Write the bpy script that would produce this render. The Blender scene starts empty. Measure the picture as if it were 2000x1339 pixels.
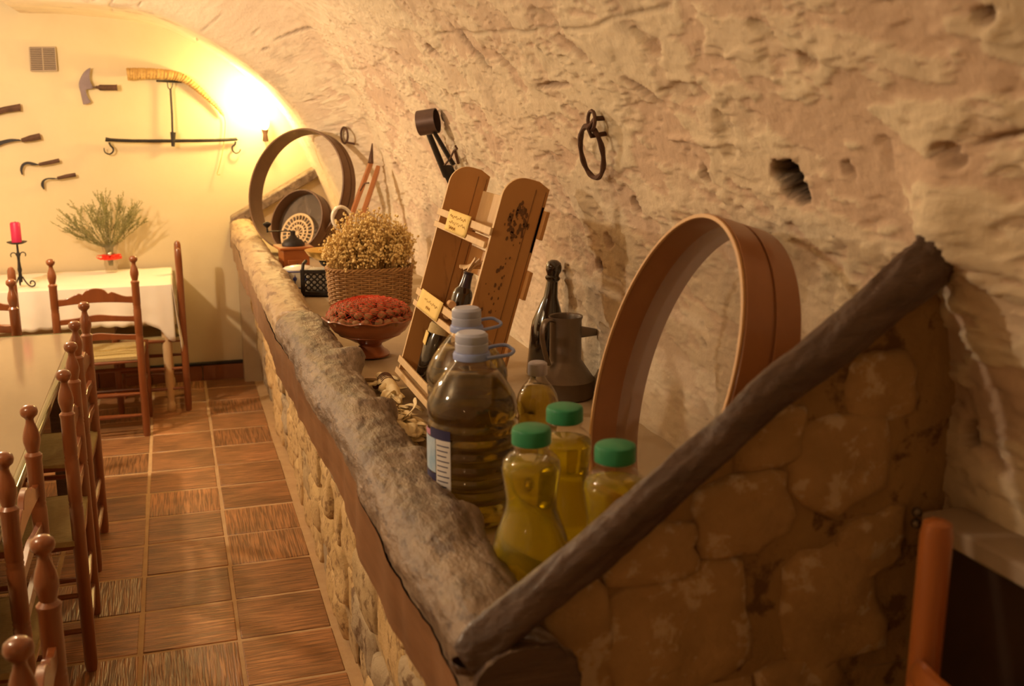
import bpy, math, random
import numpy as np
from mathutils import Vector, Matrix, Euler
random.seed(7); np.random.seed(7)
PI=math.pi
S=bpy.context.scene
COL=S.collection
# ---------------------------------------------------------------- camera
F_PX=2050.; CH=1.75; VPX,VPY=327.,206.
yv=Vector(((VPX-1000)/F_PX,-(VPY-669.5)/F_PX,-1.)).normalized()
pit=math.atan((669.5-VPY)/F_PX)
zv=Vector((0,math.cos(pit),math.sin(pit)))
xv=yv.cross(zv).normalized()
R=Matrix((xv,yv,zv))
cd=bpy.data.cameras.new('camera'); cam=bpy.data.objects.new('camera',cd); COL.objects.link(cam)
cam.matrix_world=Matrix.Translation((0,0,CH))@R.to_4x4()
cd.sensor_width=36; cd.lens=36*F_PX/2000; cd.clip_start=.05
cd.dof.use_dof=True; cd.dof.focus_distance=3.1; cd.dof.aperture_fstop=4.5
S.camera=cam
# ---------------------------------------------------------------- light
S.view_settings.view_transform='Standard'; S.view_settings.look='None'
S.view_settings.exposure=0.0; S.view_settings.gamma=1
W=bpy.data.worlds.new('world'); S.world=W; W.use_nodes=True
W.node_tree.nodes['Background'].inputs[0].default_value=(1,.72,.42,1)
W.node_tree.nodes['Background'].inputs[1].default_value=.04
def lamp(name,loc,power,col,size):
    l=bpy.data.lights.new(name,'POINT'); l.energy=power; l.color=col; l.shadow_soft_size=size
    o=bpy.data.objects.new(name,l); o.location=loc; COL.objects.link(o); return o
lamp('room_lamp_light',(-1.15,5.0,2.0),106,(1,.78,.53),.035)
lamp('front_lamp_light',(-1.3,2.0,2.15),44,(1,.76,.50),.05)
lamp('near_lamp_light',(-1.5,-.9,2.0),4,(1,.60,.28),.08)
lamp('sconce_light',(.50,6.72,1.78),24,(1,.76,.30),.04)
S.cycles.transparent_max_bounces=24; S.cycles.max_bounces=10; S.cycles.caustics_reflective=False
# ---------------------------------------------------------------- pixel helpers (turn a point of the photo into a point at a known depth)
def ray(px,py): return R@Vector(((px-1000)/F_PX,-(py-669.5)/F_PX,-1.))
def onZ(px,py,z): r=ray(px,py); t=(z-CH)/r.z; return Vector((0,0,CH))+t*r
def onY(px,py,y): r=ray(px,py); t=y/r.y; return Vector((0,0,CH))+t*r
def onX(px,py,x): r=ray(px,py); t=x/r.x; return Vector((0,0,CH))+t*r
# ---------------------------------------------------------------- materials
def M(name,c1,c2=None,rough=.6,scale=6,stretch=(1,1,1),bump=0,bscale=None,metal=0,coat=0,trans=0,contrast=.5,detail=6,spec=.5,ior=1.45,bstretch=None,c3=None,sss=0):
    m=bpy.data.materials.new(name); m.use_nodes=True; nt=m.node_tree; N=nt.nodes; L=nt.links
    b=N['Principled BSDF']; b.inputs['Roughness'].default_value=rough; b.inputs['Metallic'].default_value=metal
    b.inputs['Coat Weight'].default_value=coat; b.inputs['Coat Roughness'].default_value=.12
    b.inputs['Transmission Weight'].default_value=trans; b.inputs['IOR'].default_value=ior
    b.inputs['Specular IOR Level'].default_value=spec
    b.inputs['Base Color'].default_value=(*c1,1)
    if sss: b.inputs['Subsurface Weight'].default_value=sss; b.inputs['Subsurface Radius'].default_value=(.02,.01,.005)
    tc=N.new('ShaderNodeTexCoord')
    def noise(sc,st,det=detail,dist=0):
        mp=N.new('ShaderNodeMapping'); mp.inputs['Scale'].default_value=st; L.new(tc.outputs['Object'],mp.inputs['Vector'])
        n=N.new('ShaderNodeTexNoise'); n.inputs['Scale'].default_value=sc; n.inputs['Detail'].default_value=det; n.inputs['Roughness'].default_value=.62
        n.inputs['Distortion'].default_value=dist
        L.new(mp.outputs[0],n.inputs['Vector']); return n
    if c2:
        n=noise(scale,stretch,detail,.4); r=N.new('ShaderNodeValToRGB')
        w=.5*(1-contrast)+.02
        r.color_ramp.elements[0].position=.5-w; r.color_ramp.elements[1].position=.5+w
        r.color_ramp.elements[0].color=(*c1,1); r.color_ramp.elements[1].color=(*c2,1)
        L.new(n.outputs[0],r.inputs[0]); out=r.outputs[0]
        if c3:
            n3=noise(scale*2.3,stretch,8,.2); r3=N.new('ShaderNodeValToRGB')
            r3.color_ramp.elements[0].position=.54; r3.color_ramp.elements[1].position=.62
            mx=N.new('ShaderNodeMix'); mx.data_type='RGBA'; L.new(n3.outputs[0],r3.inputs[0]); L.new(r3.outputs[0],mx.inputs[0])
            L.new(out,mx.inputs[6]); mx.inputs[7].default_value=(*c3,1); out=mx.outputs[2]
        L.new(out,b.inputs['Base Color'])
    if bump:
        n=noise(bscale or scale*4,bstretch or stretch); bp=N.new('ShaderNodeBump'); bp.inputs['Strength'].default_value=min(1,bump); bp.inputs['Distance'].default_value=.004*max(1,bump)
        L.new(n.outputs[0],bp.inputs['Height']); L.new(bp.outputs[0],b.inputs['Normal'])
    return m
def plaster_mat(name,a,bcol,dark):
    m=M(name,a,rough=.85,bump=.8,bscale=70,spec=.25); nt=m.node_tree;N=nt.nodes;L=nt.links;b=N['Principled BSDF']
    at=N.new('ShaderNodeAttribute'); at.attribute_name='wear_shade'
    sp=N.new('ShaderNodeSeparateColor'); L.new(at.outputs['Color'],sp.inputs[0])
    tc=N.new('ShaderNodeTexCoord'); n=N.new('ShaderNodeTexNoise'); n.inputs['Scale'].default_value=9; n.inputs['Detail'].default_value=8
    L.new(tc.outputs['Object'],n.inputs['Vector'])
    mr=N.new('ShaderNodeMix'); mr.data_type='RGBA'; mr.inputs[6].default_value=(*[c*.82 for c in a],1); mr.inputs[7].default_value=(*[min(1,c*1.13) for c in a],1); L.new(n.outputs[0],mr.inputs[0])
    m1=N.new('ShaderNodeMix'); m1.data_type='RGBA'; L.new(sp.outputs[0],m1.inputs[0]); L.new(mr.outputs[2],m1.inputs[6]); m1.inputs[7].default_value=(*bcol,1)
    m2=N.new('ShaderNodeMix'); m2.data_type='RGBA'; L.new(sp.outputs[1],m2.inputs[0]); L.new(m1.outputs[2],m2.inputs[6]); m2.inputs[7].default_value=(*dark,1)
    m3=N.new('ShaderNodeMix'); m3.data_type='RGBA'; L.new(sp.outputs[2],m3.inputs[0]); L.new(m2.outputs[2],m3.inputs[6]); m3.inputs[7].default_value=(.012,.006,.004,1)  # third channel: inner shade of the deep hole, painted near-black
    L.new(m3.outputs[2],b.inputs['Base Color']); return m
def tile_mat():
    m=bpy.data.materials.new('terracotta'); m.use_nodes=True; N=m.node_tree.nodes; L=m.node_tree.links; b=N['Principled BSDF']
    tc=N.new('ShaderNodeTexCoord'); oi=N.new('ShaderNodeObjectInfo')
    mp=N.new('ShaderNodeMapping'); mp.inputs['Scale'].default_value=(7,140,1); L.new(tc.outputs['Object'],mp.inputs['Vector'])
    ad=N.new('ShaderNodeVectorMath'); ad.operation='ADD'; L.new(mp.outputs[0],ad.inputs[0])
    mu=N.new('ShaderNodeMath'); mu.operation='MULTIPLY'; mu.inputs[1].default_value=97; L.new(oi.outputs['Random'],mu.inputs[0]); L.new(mu.outputs[0],ad.inputs[1])
    n=N.new('ShaderNodeTexNoise'); n.inputs['Scale'].default_value=1; n.inputs['Detail'].default_value=2; n.inputs['Distortion'].default_value=.3; L.new(ad.outputs[0],n.inputs['Vector'])
    r=N.new('ShaderNodeValToRGB'); r.color_ramp.elements[0].position=.38; r.color_ramp.elements[1].position=.6; L.new(n.outputs[0],r.inputs[0])
    n2=N.new('ShaderNodeTexNoise'); n2.inputs['Scale'].default_value=5; n2.inputs['Detail'].default_value=4
    ad2=N.new('ShaderNodeVectorMath'); ad2.operation='ADD'; L.new(tc.outputs['Object'],ad2.inputs[0]); L.new(mu.outputs[0],ad2.inputs[1]); L.new(ad2.outputs[0],n2.inputs['Vector'])
    c=N.new('ShaderNodeValToRGB'); c.color_ramp.elements[0].position=.35; c.color_ramp.elements[1].position=.7
    c.color_ramp.elements[0].color=(.33,.155,.06,1); c.color_ramp.elements[1].color=(.50,.225,.09,1); L.new(n2.outputs[0],c.inputs[0])
    mx=N.new('ShaderNodeMix'); mx.data_type='RGBA'; mx.blend_type='MULTIPLY'; mx.inputs[0].default_value=.55; L.new(c.outputs[0],mx.inputs[6]); L.new(r.outputs[0],mx.inputs[7])
    hs=N.new('ShaderNodeHueSaturation'); mv=N.new('ShaderNodeMapRange'); mv.inputs[3].default_value=.8; mv.inputs[4].default_value=1.2; L.new(oi.outputs['Random'],mv.inputs[0]); L.new(mv.outputs[0],hs.inputs['Value']); L.new(mx.outputs[2],hs.inputs['Color'])
    L.new(hs.outputs[0],b.inputs['Base Color'])
    bp=N.new('ShaderNodeBump'); bp.inputs['Strength'].default_value=.55; bp.inputs['Distance'].default_value=.003; L.new(r.outputs[0],bp.inputs['Height']); L.new(bp.outputs[0],b.inputs['Normal'])
    b.inputs['Roughness'].default_value=.36; b.inputs['Specular IOR Level'].default_value=.55
    return m
def glassy(name,tint,opac=.0,rough=.05,ior=1.45):      # thin clear wall: see through plus gloss
    m=bpy.data.materials.new(name); m.use_nodes=True; N=m.node_tree.nodes; L=m.node_tree.links; N.remove(N['Principled BSDF'])
    t=N.new('ShaderNodeBsdfTransparent'); t.inputs[0].default_value=(*tint,1)
    g=N.new('ShaderNodeBsdfGlossy'); g.inputs['Roughness'].default_value=rough
    f=N.new('ShaderNodeLayerWeight'); f.inputs[0].default_value=.5; mx=N.new('ShaderNodeMixShader')
    pw=N.new('ShaderNodeMath'); pw.operation='POWER'; pw.inputs[1].default_value=3.5; L.new(f.outputs['Facing'],pw.inputs[0])
    mr=N.new('ShaderNodeMapRange'); mr.inputs[3].default_value=.05; mr.inputs[4].default_value=.6; L.new(pw.outputs[0],mr.inputs[0])
    L.new(mr.outputs[0],mx.inputs[0]); L.new(t.outputs[0],mx.inputs[1]); L.new(g.outputs[0],mx.inputs[2]); out=mx
    if opac:
        d=N.new('ShaderNodeBsdfDiffuse'); d.inputs[0].default_value=(.8,.7,.6,1); m2=N.new('ShaderNodeMixShader'); m2.inputs[0].default_value=opac
        L.new(mx.outputs[0],m2.inputs[1]); L.new(d.outputs[0],m2.inputs[2]); out=m2
    L.new(out.outputs[0],N['Material Output'].inputs['Surface']); return m
def gauze(name,c,alpha):
    m=bpy.data.materials.new(name); m.use_nodes=True; N=m.node_tree.nodes; L=m.node_tree.links; b=N['Principled BSDF']
    b.inputs['Base Color'].default_value=(*c,1); b.inputs['Alpha'].default_value=alpha; b.inputs['Roughness'].default_value=.7; return m
def oil(name,c,dens):
    m=bpy.data.materials.new(name); m.use_nodes=True; N=m.node_tree.nodes; L=m.node_tree.links; b=N['Principled BSDF']
    b.inputs['Base Color'].default_value=(*c,1); b.inputs['Transmission Weight'].default_value=1; b.inputs['IOR'].default_value=1.36; b.inputs['Roughness'].default_value=.06
    v=N.new('ShaderNodeVolumeAbsorption'); v.inputs[0].default_value=(*c,1); v.inputs[1].default_value=dens; L.new(v.outputs[0],N['Material Output'].inputs['Volume'])
    return m
MT={}
MT['plaster']=plaster_mat('old_plaster',(.80,.68,.50),(.64,.46,.34),(.11,.05,.028))
MT['back']=M('smooth_plaster',(.64,.52,.32),(.70,.575,.375),.8,2.5,bump=.25,bscale=25,spec=.2)
MT['mortar']=M('lime_mortar',(.40,.28,.14),(.60,.45,.26),.9,9,bump=1,bscale=60,c3=(.25,.16,.08),spec=.2)
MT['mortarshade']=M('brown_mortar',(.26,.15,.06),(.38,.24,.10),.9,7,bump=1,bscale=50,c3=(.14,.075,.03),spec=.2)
MT['stoneY']=M('yellow_stone',(.56,.38,.17),(.70,.50,.26),.88,12,bump=1,bscale=90,contrast=.6,c3=(.34,.21,.1),spec=.2)
MT['stoneG']=M('grey_stone',(.36,.27,.17),(.52,.41,.27),.88,9,bump=1,bscale=80,contrast=.6,c3=(.22,.14,.08),spec=.2)
MT['stoneE']=M('ochre_block',(.34,.21,.09),(.48,.31,.15),.9,9,bump=1,bscale=60,contrast=.6,c3=(.55,.42,.28),spec=.2)
MT['ledge']=M('cement_ledge',(.42,.31,.19),(.54,.42,.27),.7,5,bump=.35,bscale=60,spec=.3)
MT['grout']=M('grout',(.44,.27,.13),(.56,.37,.19),.85,15,bump=.5,bscale=60)
MT['tile']=tile_mat()
MT['skirt']=M('skirting_tile',(.20,.07,.03),(.30,.11,.045),.5,8)
MT['bark']=M('weathered_log',(.10,.065,.042),(.33,.235,.165),.48,11,(1.6,.5,1.6),bump=2.2,bscale=34,bstretch=(1.4,.55,1.4),contrast=.55,coat=0,spec=.4,c3=(.10,.06,.04))
MT['stripped']=M('stripped_log',(.34,.23,.13),(.50,.36,.21),.55,7,(1.6,.5,1.6),bump=.8,bscale=40,bstretch=(1.4,.5,1.4),contrast=.3,c3=(.24,.15,.09))
MT['plank']=M('log_cut_face',(.12,.055,.024),(.30,.15,.072),.42,12,(3,.35,3),bump=.35,bscale=25,contrast=.3,coat=.2)
MT['darkwood']=M('dark_beam_wood',(.045,.024,.017),(.14,.082,.056),.42,16,(.5,2,2),bump=1.6,bscale=46,bstretch=(.3,2,2),contrast=.4,coat=.12)
MT['varnish']=M('red_varnished_wood',(.15,.040,.012),(.29,.088,.024),.3,9,(2,2,.35),coat=.8,contrast=.2)
MT['rush']=M('rush_seat',(.34,.25,.10),(.50,.38,.17),.8,40,(1,6,1),bump=.6,bscale=90,bstretch=(1,8,1))
MT['iron']=M('black_iron',(.022,.018,.016),(.05,.04,.035),.5,20,bump=.5,bscale=90,metal=.6)
MT['rust']=M('rusty_iron',(.07,.035,.022),(.16,.08,.05),.7,22,bump=.6,bscale=100,metal=.4)
MT['steel']=M('worn_steel',(.13,.09,.085),(.20,.14,.13),.45,15,metal=.6)
MT['zinc']=M('dull_zinc',(.17,.135,.105),(.25,.20,.155),.45,9,bump=.25,bscale=40,metal=.75)
MT['cloth']=M('white_cloth',(.80,.72,.60),(.86,.79,.67),.9,5,bump=.2,bscale=220,sss=.05)
MT['tabletop']=M('table_laminate',(.22,.165,.10),(.27,.20,.125),.13,2,contrast=.2,spec=.6)
MT['edge']=M('table_edge',(.035,.04,.012),(.09,.09,.03),.15,8,coat=.8)
MT['palewood']=M('pale_wood',(.60,.40,.20),(.74,.53,.30),.5,14,(3,3,.4),bump=.2,bscale=50,contrast=.3)
MT['crate']=M('crate_side_wood',(.42,.195,.055),(.58,.30,.10),.5,5,(1,.6,.25),bump=.25,bscale=22,contrast=.35,c3=(.30,.135,.045))
MT['crateedge']=M('crate_pale_edge',(.66,.44,.21),(.78,.56,.31),.6,14,(1,3,1),bump=.3,bscale=60)
MT['soot']=M('burnt_knot',(.12,.055,.02),(.22,.10,.035),.7,30,bump=.3)
MT['paper']=M('yellow_card',(.86,.62,.19),(.92,.70,.27),.8,9,contrast=.2)
MT['ink']=M('faded_ink',(.50,.28,.07),rough=.8)
MT['hoop']=M('bent_beech',(.26,.10,.032),(.38,.165,.06),.42,5,(1,1,1),bump=.15,bscale=40,contrast=.3,coat=.25)
MT['hoopedge']=M('hoop_rim',(.52,.29,.11),(.62,.37,.16),.5,8)
MT['hoopold']=M('old_sieve_wood',(.12,.06,.026),(.20,.105,.05),.5,8,coat=.15)
MT['gauze']=gauze('sieve_gauze',(.30,.22,.15),.20)
MT['gauzed']=gauze('sieve_gauze_dark',(.20,.15,.11),.85)
MT['doily']=M('straw_doily',(.66,.46,.24),(.76,.56,.32),.85,30,bump=.5,bscale=120)
MT['wicker']=M('wicker',(.30,.15,.055),(.50,.29,.12),.6,30,bump=.4,bscale=120)
MT['flower']=M('dried_flower',(.82,.58,.22),(.94,.76,.38),.9,30,contrast=.3)
MT['stem']=M('dried_stem',(.50,.29,.09),(.62,.40,.15),.9,20)
MT['terra']=M('glazed_terracotta',(.27,.075,.022),(.37,.12,.04),.35,7,coat=.4,contrast=.3)
MT['nut']=M('walnut_shell',(.46,.21,.08),(.68,.38,.17),.65,60,bump=.9,bscale=90)
MT['net']=M('red_net',(.85,.10,.04),rough=.4)
MT['husk']=M('corn_husk',(.78,.60,.32),(.93,.80,.52),.75,14,(1,4,1),bump=.5,bscale=50)
MT['twine']=M('dark_twine',(.10,.05,.03),(.2,.1,.06),.8,50)
MT['pet']=glassy('clear_plastic',(.93,.90,.84),.02,.06,1.5)
MT['glass']=glassy('clear_glass',(.95,.93,.9),.0,.03,1.5)
MT['oild']=oil('dark_olive_oil',(.64,.58,.14),5)
MT['oilm']=oil('amber_oil',(.72,.64,.12),5)
MT['oily']=M('green_olive_oil',(.98,.90,.01),rough=.05,trans=.88,ior=1.25,spec=.3)
MT['capblue']=M('pale_blue_cap',(.42,.47,.66),(.50,.54,.70),.35,20)
MT['ringblue']=M('blue_neck_ring',(.24,.32,.66),(.30,.38,.70),.35,20)
MT['capgrey']=M('lilac_cap',(.46,.44,.52),rough=.4)
MT['capgreen']=M('green_cap',(.02,.22,.10),(.03,.28,.13),.4,20)
MT['label']=M('label_paper',(.62,.60,.62),(.70,.68,.68),.5,20)
MT['labelblue']=M('label_navy',(.03,.03,.10),rough=.45)
MT['labelcyan']=M('label_sky',(.20,.38,.60),(.55,.62,.72),.45,40)
MT['labelpink']=M('label_pink',(.55,.25,.38),rough=.45)
MT['darkglass']=M('dark_wine_glass',(.016,.010,.006),rough=.08,coat=1,spec=.8)
MT['capsule']=M('plum_capsule',(.03,.022,.045),rough=.25,coat=.5)
MT['cork']=M('cork',(.62,.36,.16),(.72,.46,.24),.8,60,bump=.3)
MT['peg']=M('peg_wood',(.70,.48,.24),(.80,.58,.33),.6,20)
MT['burlap']=M('lid_cloth',(.55,.42,.2),(.65,.52,.28),.9,50,bump=.5,bscale=200)
MT['wax']=M('magenta_wax',(.50,.015,.075),(.58,.03,.10),.4,5,sss=.2)
MT['leaf']=M('rosemary_leaf',(.20,.19,.07),(.36,.32,.14),.8,12,contrast=.3)
MT['redribbon']=M('red_ribbon',(.85,.04,.015),rough=.5)
MT['silver']=M('silver_ball',(.6,.6,.6),rough=.15,metal=1)
MT['straw']=M('plaited_esparto',(.40,.22,.06),(.66,.44,.16),.8,40,bump=1,bscale=60)
MT['vent']=M('vent_grille',(.42,.33,.25),rough=.6)
MT['ventdark']=M('vent_slot',(.10,.07,.055),rough=.8)
MT['brass']=M('brass_pan',(.85,.56,.14),(.92,.64,.2),.32,5,metal=.6)
MT['white']=M('white_china',(.80,.74,.62),(.84,.78,.68),.25,5,coat=.4)
MT['blue']=M('cobalt_glaze',(.04,.05,.28),rough=.3,coat=.4)
MT['grinderwood']=M('orange_wood',(.34,.095,.018),(.46,.15,.03),.35,10,(1,1,4),coat=.4)
MT['toolwood']=M('tool_red_wood',(.36,.13,.045),(.50,.21,.08),.5,12,(2,2,.5))
MT['pipe']=M('painted_rail',(.36,.28,.20),(.42,.33,.25),.5,8)
MT['nicheshade']=M('niche_shade',(.028,.013,.007),(.05,.025,.013),.6,6)
MT['orangewood']=M('orange_varnish_wood',(.27,.075,.015),(.38,.12,.025),.35,8,(2,2,.3),coat=.4)
MT['black']=M('hole_dark',(.012,.006,.004),rough=1)
bm_=bpy.data.materials.new('lamp_glass'); bm_.use_nodes=True; _b=bm_.node_tree.nodes['Principled BSDF']; _b.inputs['Emission Color'].default_value=(1,.80,.35,1); _b.inputs['Emission Strength'].default_value=14; MT['lampglow']=bm_
# ---------------------------------------------------------------- builders
class B:
    def __init__(s): s.v=[]; s.f=[]
    def add(s,v,f):
        n=len(s.v); s.v+= [tuple(p) for p in v]; s.f+=[tuple(i+n for i in q) for q in f]; return s
    def box(s,c,d,rot=None,bev=0):
        hx,hy,hz=[a/2 for a in d]; P=[]
        for z in (-hz,hz):
            for x,y in ((-hx,-hy),(hx,-hy),(hx,hy),(-hx,hy)): P.append(Vector((x,y,z)))
        if rot is not None:
            q=rot if isinstance(rot,Matrix) else Euler(rot).to_matrix()
            P=[q@p for p in P]
        c=Vector(c); return s.add([p+c for p in P],[(3,2,1,0),(4,5,6,7),(0,1,5,4),(1,2,6,5),(2,3,7,6),(3,0,4,7)])
    def tube(s,pts,r,seg=8,cap=True,flat=1.0,closed=False):
        pts=[Vector(p) for p in pts]; n=len(pts)
        if not hasattr(r,'__len__'): r=[r]*n
        v=[];f=[];up=None
        for i,p in enumerate(pts):
            if closed: t=(pts[(i+1)%n]-pts[i-1])
            else: t=(pts[min(i+1,n-1)]-pts[max(i-1,0)])
            t=t.normalized() if t.length>1e-9 else Vector((0,0,1))
            if up is None: up=Vector((0,0,1)) if abs(t.z)<.9 else Vector((1,0,0))
            a=t.cross(up)
            if a.length<1e-4: a=t.orthogonal()
            a.normalize(); b=a.cross(t).normalized(); up=b
            for k in range(seg):
                an=2*PI*k/seg; v.append(p+a*math.cos(an)*r[i]+b*math.sin(an)*r[i]*flat)
        m=n if closed else n-1
        for i in range(m):
            j=(i+1)%n
            for k in range(seg): f.append((i*seg+k,i*seg+(k+1)%seg,j*seg+(k+1)%seg,j*seg+k))
        if cap and not closed: f.append(tuple(reversed(range(seg)))); f.append(tuple((n-1)*seg+k for k in range(seg)))
        return s.add(v,f)
    def lathe(s,prof,seg=24,c=(0,0,0),fr=None,fn=None):
        v=[];f=[];c=Vector(c)
        for j,(r,z) in enumerate(prof):
            for k in range(seg):
                a=2*PI*k/seg; rr=r
                if fn: rr,zz=fn(r,z,a)
                else: zz=z
                p=Vector((rr*math.cos(a),rr*math.sin(a),zz)); v.append((fr@p if fr else p)+c)
        for j in range(len(prof)-1):
            for k in range(seg): f.append((j*seg+k,j*seg+(k+1)%seg,(j+1)*seg+(k+1)%seg,(j+1)*seg+k))
        if prof[0][0]>1e-5: f.append(tuple(reversed(range(seg))))
        if prof[-1][0]>1e-5: f.append(tuple((len(prof)-1)*seg+k for k in range(seg)))
        return s.add(v,f)
    def prism(s,pts,o,ax,ay,th):       # outline in the ax,ay plane, thickness along ax x ay (centred)
        o,ax,ay=Vector(o),Vector(ax),Vector(ay); n=ax.cross(ay).normalized()*th/2; k=len(pts)
        v=[o+ax*x+ay*y-n for x,y in pts]+[o+ax*x+ay*y+n for x,y in pts]
        return s.add(v,[tuple(reversed(range(k))),tuple(range(k,2*k))]+[(i,(i+1)%k,k+(i+1)%k,k+i) for i in range(k)])
    def grid(s,fn,nu,nv):
        v=[fn(i/(nu-1),j/(nv-1)) for j in range(nv) for i in range(nu)]
        return s.add(v,[(j*nu+i,j*nu+i+1,(j+1)*nu+i+1,(j+1)*nu+i) for j in range(nv-1) for i in range(nu-1)])
    def ball(s,c,r,seg=12,rings=8,sc=(1,1,1),rot=None):
        prof=[(math.sin(PI*j/rings),-math.cos(PI*j/rings)) for j in range(rings+1)]
        fr=Matrix.Diagonal(Vector((r*sc[0],r*sc[1],r*sc[2])))
        if rot is not None: fr=Euler(rot).to_matrix()@fr
        return s.lathe([(max(a,1e-6) if 0<i<rings else 1e-4,b) for i,(a,b) in enumerate(prof)],seg,c,fr)
    def build(s,name,mat,parent=None,smooth=True,angle=40,bevel=0,sub=0,solid=0,kind=None,label=None):
        me=bpy.data.meshes.new(name); me.from_pydata(s.v,[],s.f); me.update()
        me.materials.append(MT[mat] if isinstance(mat,str) else mat)
        if smooth:
            me.polygons.foreach_set('use_smooth',[True]*len(me.polygons))
            if angle<180:
                try: me.set_sharp_from_angle(angle=math.radians(angle))
                except Exception: pass
        o=bpy.data.objects.new(name,me); COL.objects.link(o)
        if parent: o.parent=parent
        if solid: m=o.modifiers.new('solid','SOLIDIFY'); m.thickness=solid; m.offset=0
        if bevel: m=o.modifiers.new('bevel','BEVEL'); m.width=bevel; m.segments=2; m.limit_method='ANGLE'; m.angle_limit=math.radians(35)
        if sub: m=o.modifiers.new('sub','SUBSURF'); m.levels=sub; m.render_levels=sub
        if kind: o['kind']=kind
        if label: o['label']=label
        return o
def tag(o,label=None,cat=None,group=None,kind=None):
    if label: o['label']=label
    if cat: o['category']=cat
    if group: o['group']=group
    if kind: o['kind']=kind
    return o
def thing(name,label,cat,loc=(0,0,0),rotz=0,group=None,rot=None):
    o=bpy.data.objects.new(name,None); o.empty_display_size=.05; COL.objects.link(o); o.location=loc
    o.rotation_euler=rot if rot else (0,0,rotz); return tag(o,label,cat,group)
def dup(root,loc,rotz,label,group=None):
    r=root.copy(); COL.objects.link(r); r.location=loc; r.rotation_euler=(0,0,rotz); r['label']=label
    if group: r['group']=group
    for ch in list(root.children):
        c=ch.copy(); COL.objects.link(c); c.parent=r
        for g in ch.children: d=g.copy(); COL.objects.link(d); d.parent=c
    return r
def tagstruct(o): o['kind']='structure'; return o
# numpy noise
def vnoise(x,y,seed):
    rs=np.random.RandomState(seed); T=rs.rand(256,256)
    xi=np.floor(x).astype(int); yi=np.floor(y).astype(int); fx=x-xi; fy=y-yi
    fx=fx*fx*fx*(fx*(fx*6-15)+10); fy=fy*fy*fy*(fy*(fy*6-15)+10)
    a=T[xi%256,yi%256];b=T[(xi+1)%256,yi%256];c=T[xi%256,(yi+1)%256];d=T[(xi+1)%256,(yi+1)%256]
    return (a*(1-fx)+b*fx)*(1-fy)+(c*(1-fx)+d*fx)*fy
def fbm(x,y,seed,o=5,g=.55):
    s=0;a=1;t=0
    for i in range(o): s=s+a*vnoise(x*2**i+i*17.3,y*2**i+i*9.1,seed+i); t+=a; a*=g
    return s/t
def sst(a,b,x): t=np.clip((x-a)/(b-a),0,1); return t*t*(3-2*t)
def npmesh(name,V,nu,nv,mat,flip=False,wear_shade=None):
    me=bpy.data.meshes.new(name); me.vertices.add(nu*nv); me.vertices.foreach_set('co',V.reshape(-1).astype(np.float32))
    i,j=np.meshgrid(np.arange(nu-1),np.arange(nv-1)); a=(j*nu+i).ravel()
    q=np.stack([a,a+1,a+nu+1,a+nu],1)
    if flip: q=q[:,::-1]
    n=len(q); me.loops.add(4*n); me.polygons.add(n)
    me.loops.foreach_set('vertex_index',q.ravel().astype(np.int32)); me.polygons.foreach_set('loop_start',(np.arange(n)*4).astype(np.int32))
    me.polygons.foreach_set('use_smooth',np.ones(n,dtype=bool)); me.update(calc_edges=True)
    if wear_shade is not None:
        ca=me.color_attributes.new('wear_shade','FLOAT_COLOR','POINT'); c=np.ones((nu*nv,4),np.float32); c[:,0]=wear_shade[0].ravel(); c[:,1]=wear_shade[1].ravel(); c[:,2]=wear_shade[2].ravel()
        ca.data.foreach_set('color',c.ravel())
    me.materials.append(MT[mat]); o=bpy.data.objects.new(name,me); COL.objects.link(o); return o
# ---------------------------------------------------------------- vault
YB=6.94
MAIN=[(1.10,0),(1.10,.9),(1.095,1.2),(1.075,1.4),(1.03,1.56),(.93,1.8),(.76,2.07),(.5,2.32),(.15,2.47),(-.32,2.54),(-.8,2.56)]
ARCH=[(1.04,0),(1.02,.9),(.96,1.1),(.87,1.33),(.785,1.513),(.687,1.706),(.478,1.925),(.242,2.091),(-.047,2.22),(-.44,2.268),(-.8,2.275)]
def spline(P,t):
    P=np.array(P,float); n=len(P); i=np.clip(np.floor(t).astype(int),0,n-2); f=(t-i)[...,None]
    p0=P[np.maximum(i-1,0)];p1=P[i];p2=P[i+1];p3=P[np.minimum(i+2,n-1)]
    return .5*((2*p1)+(-p0+p2)*f+(2*p0-5*p1+4*p2-p3)*f*f+(-p0+3*p1-3*p2+p3)*f**3)
def vault(t,y):
    w=sst(5.55,6.1,y)[...,None] if hasattr(y,'shape') else sst(5.55,6.1,np.array(y))
    return spline(MAIN,t)*(1-w)+spline(ARCH,t)*w
def wallX(z,y):
    ts=np.linspace(0,10,400); p=vault(ts,np.full(400,float(y))); k=np.argmin(abs(p[:,1]-z)); return float(p[k,0])
def wallhit(px,py):
    r=ray(px,py); lo=None
    for k in range(1,900):
        q=Vector((0,0,CH))+r*(k*.01)
        if q.y>YB: return q
        ts=_TS; p=vault(ts,np.full(len(ts),q.y)); i=np.argmin((p[:,0]-q.x)**2+(p[:,1]-q.z)**2)
        ins=(q.x>p[i,0]+1e-4) if q.z<2.2 else (q.z>p[i,1])
        if ins: return q
    return q
_TS=np.linspace(1,9.9,150)
def arcpos(t):   # rough running length of the profile
    pp=spline(MAIN,np.linspace(0,10,1001)); L=np.concatenate([[0],np.cumsum(np.hypot(*(pp[1:]-pp[:-1]).T))]); return np.interp(t,np.linspace(0,10,1001),L)
PITS=[]   # y, arc, ry, rs, depth, dark, angle
def pit(px,py,rx,ry,dep,dark=.6,ang=0):
    q=wallhit(px,py); pp=vault(_TS,np.full(len(_TS),q.y)); i=np.argmin((pp[:,0]-q.x)**2+(pp[:,1]-q.z)**2)
    PITS.append((q.y,float(arcpos(_TS[i])),rx,ry,dep,dark,ang))
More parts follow.
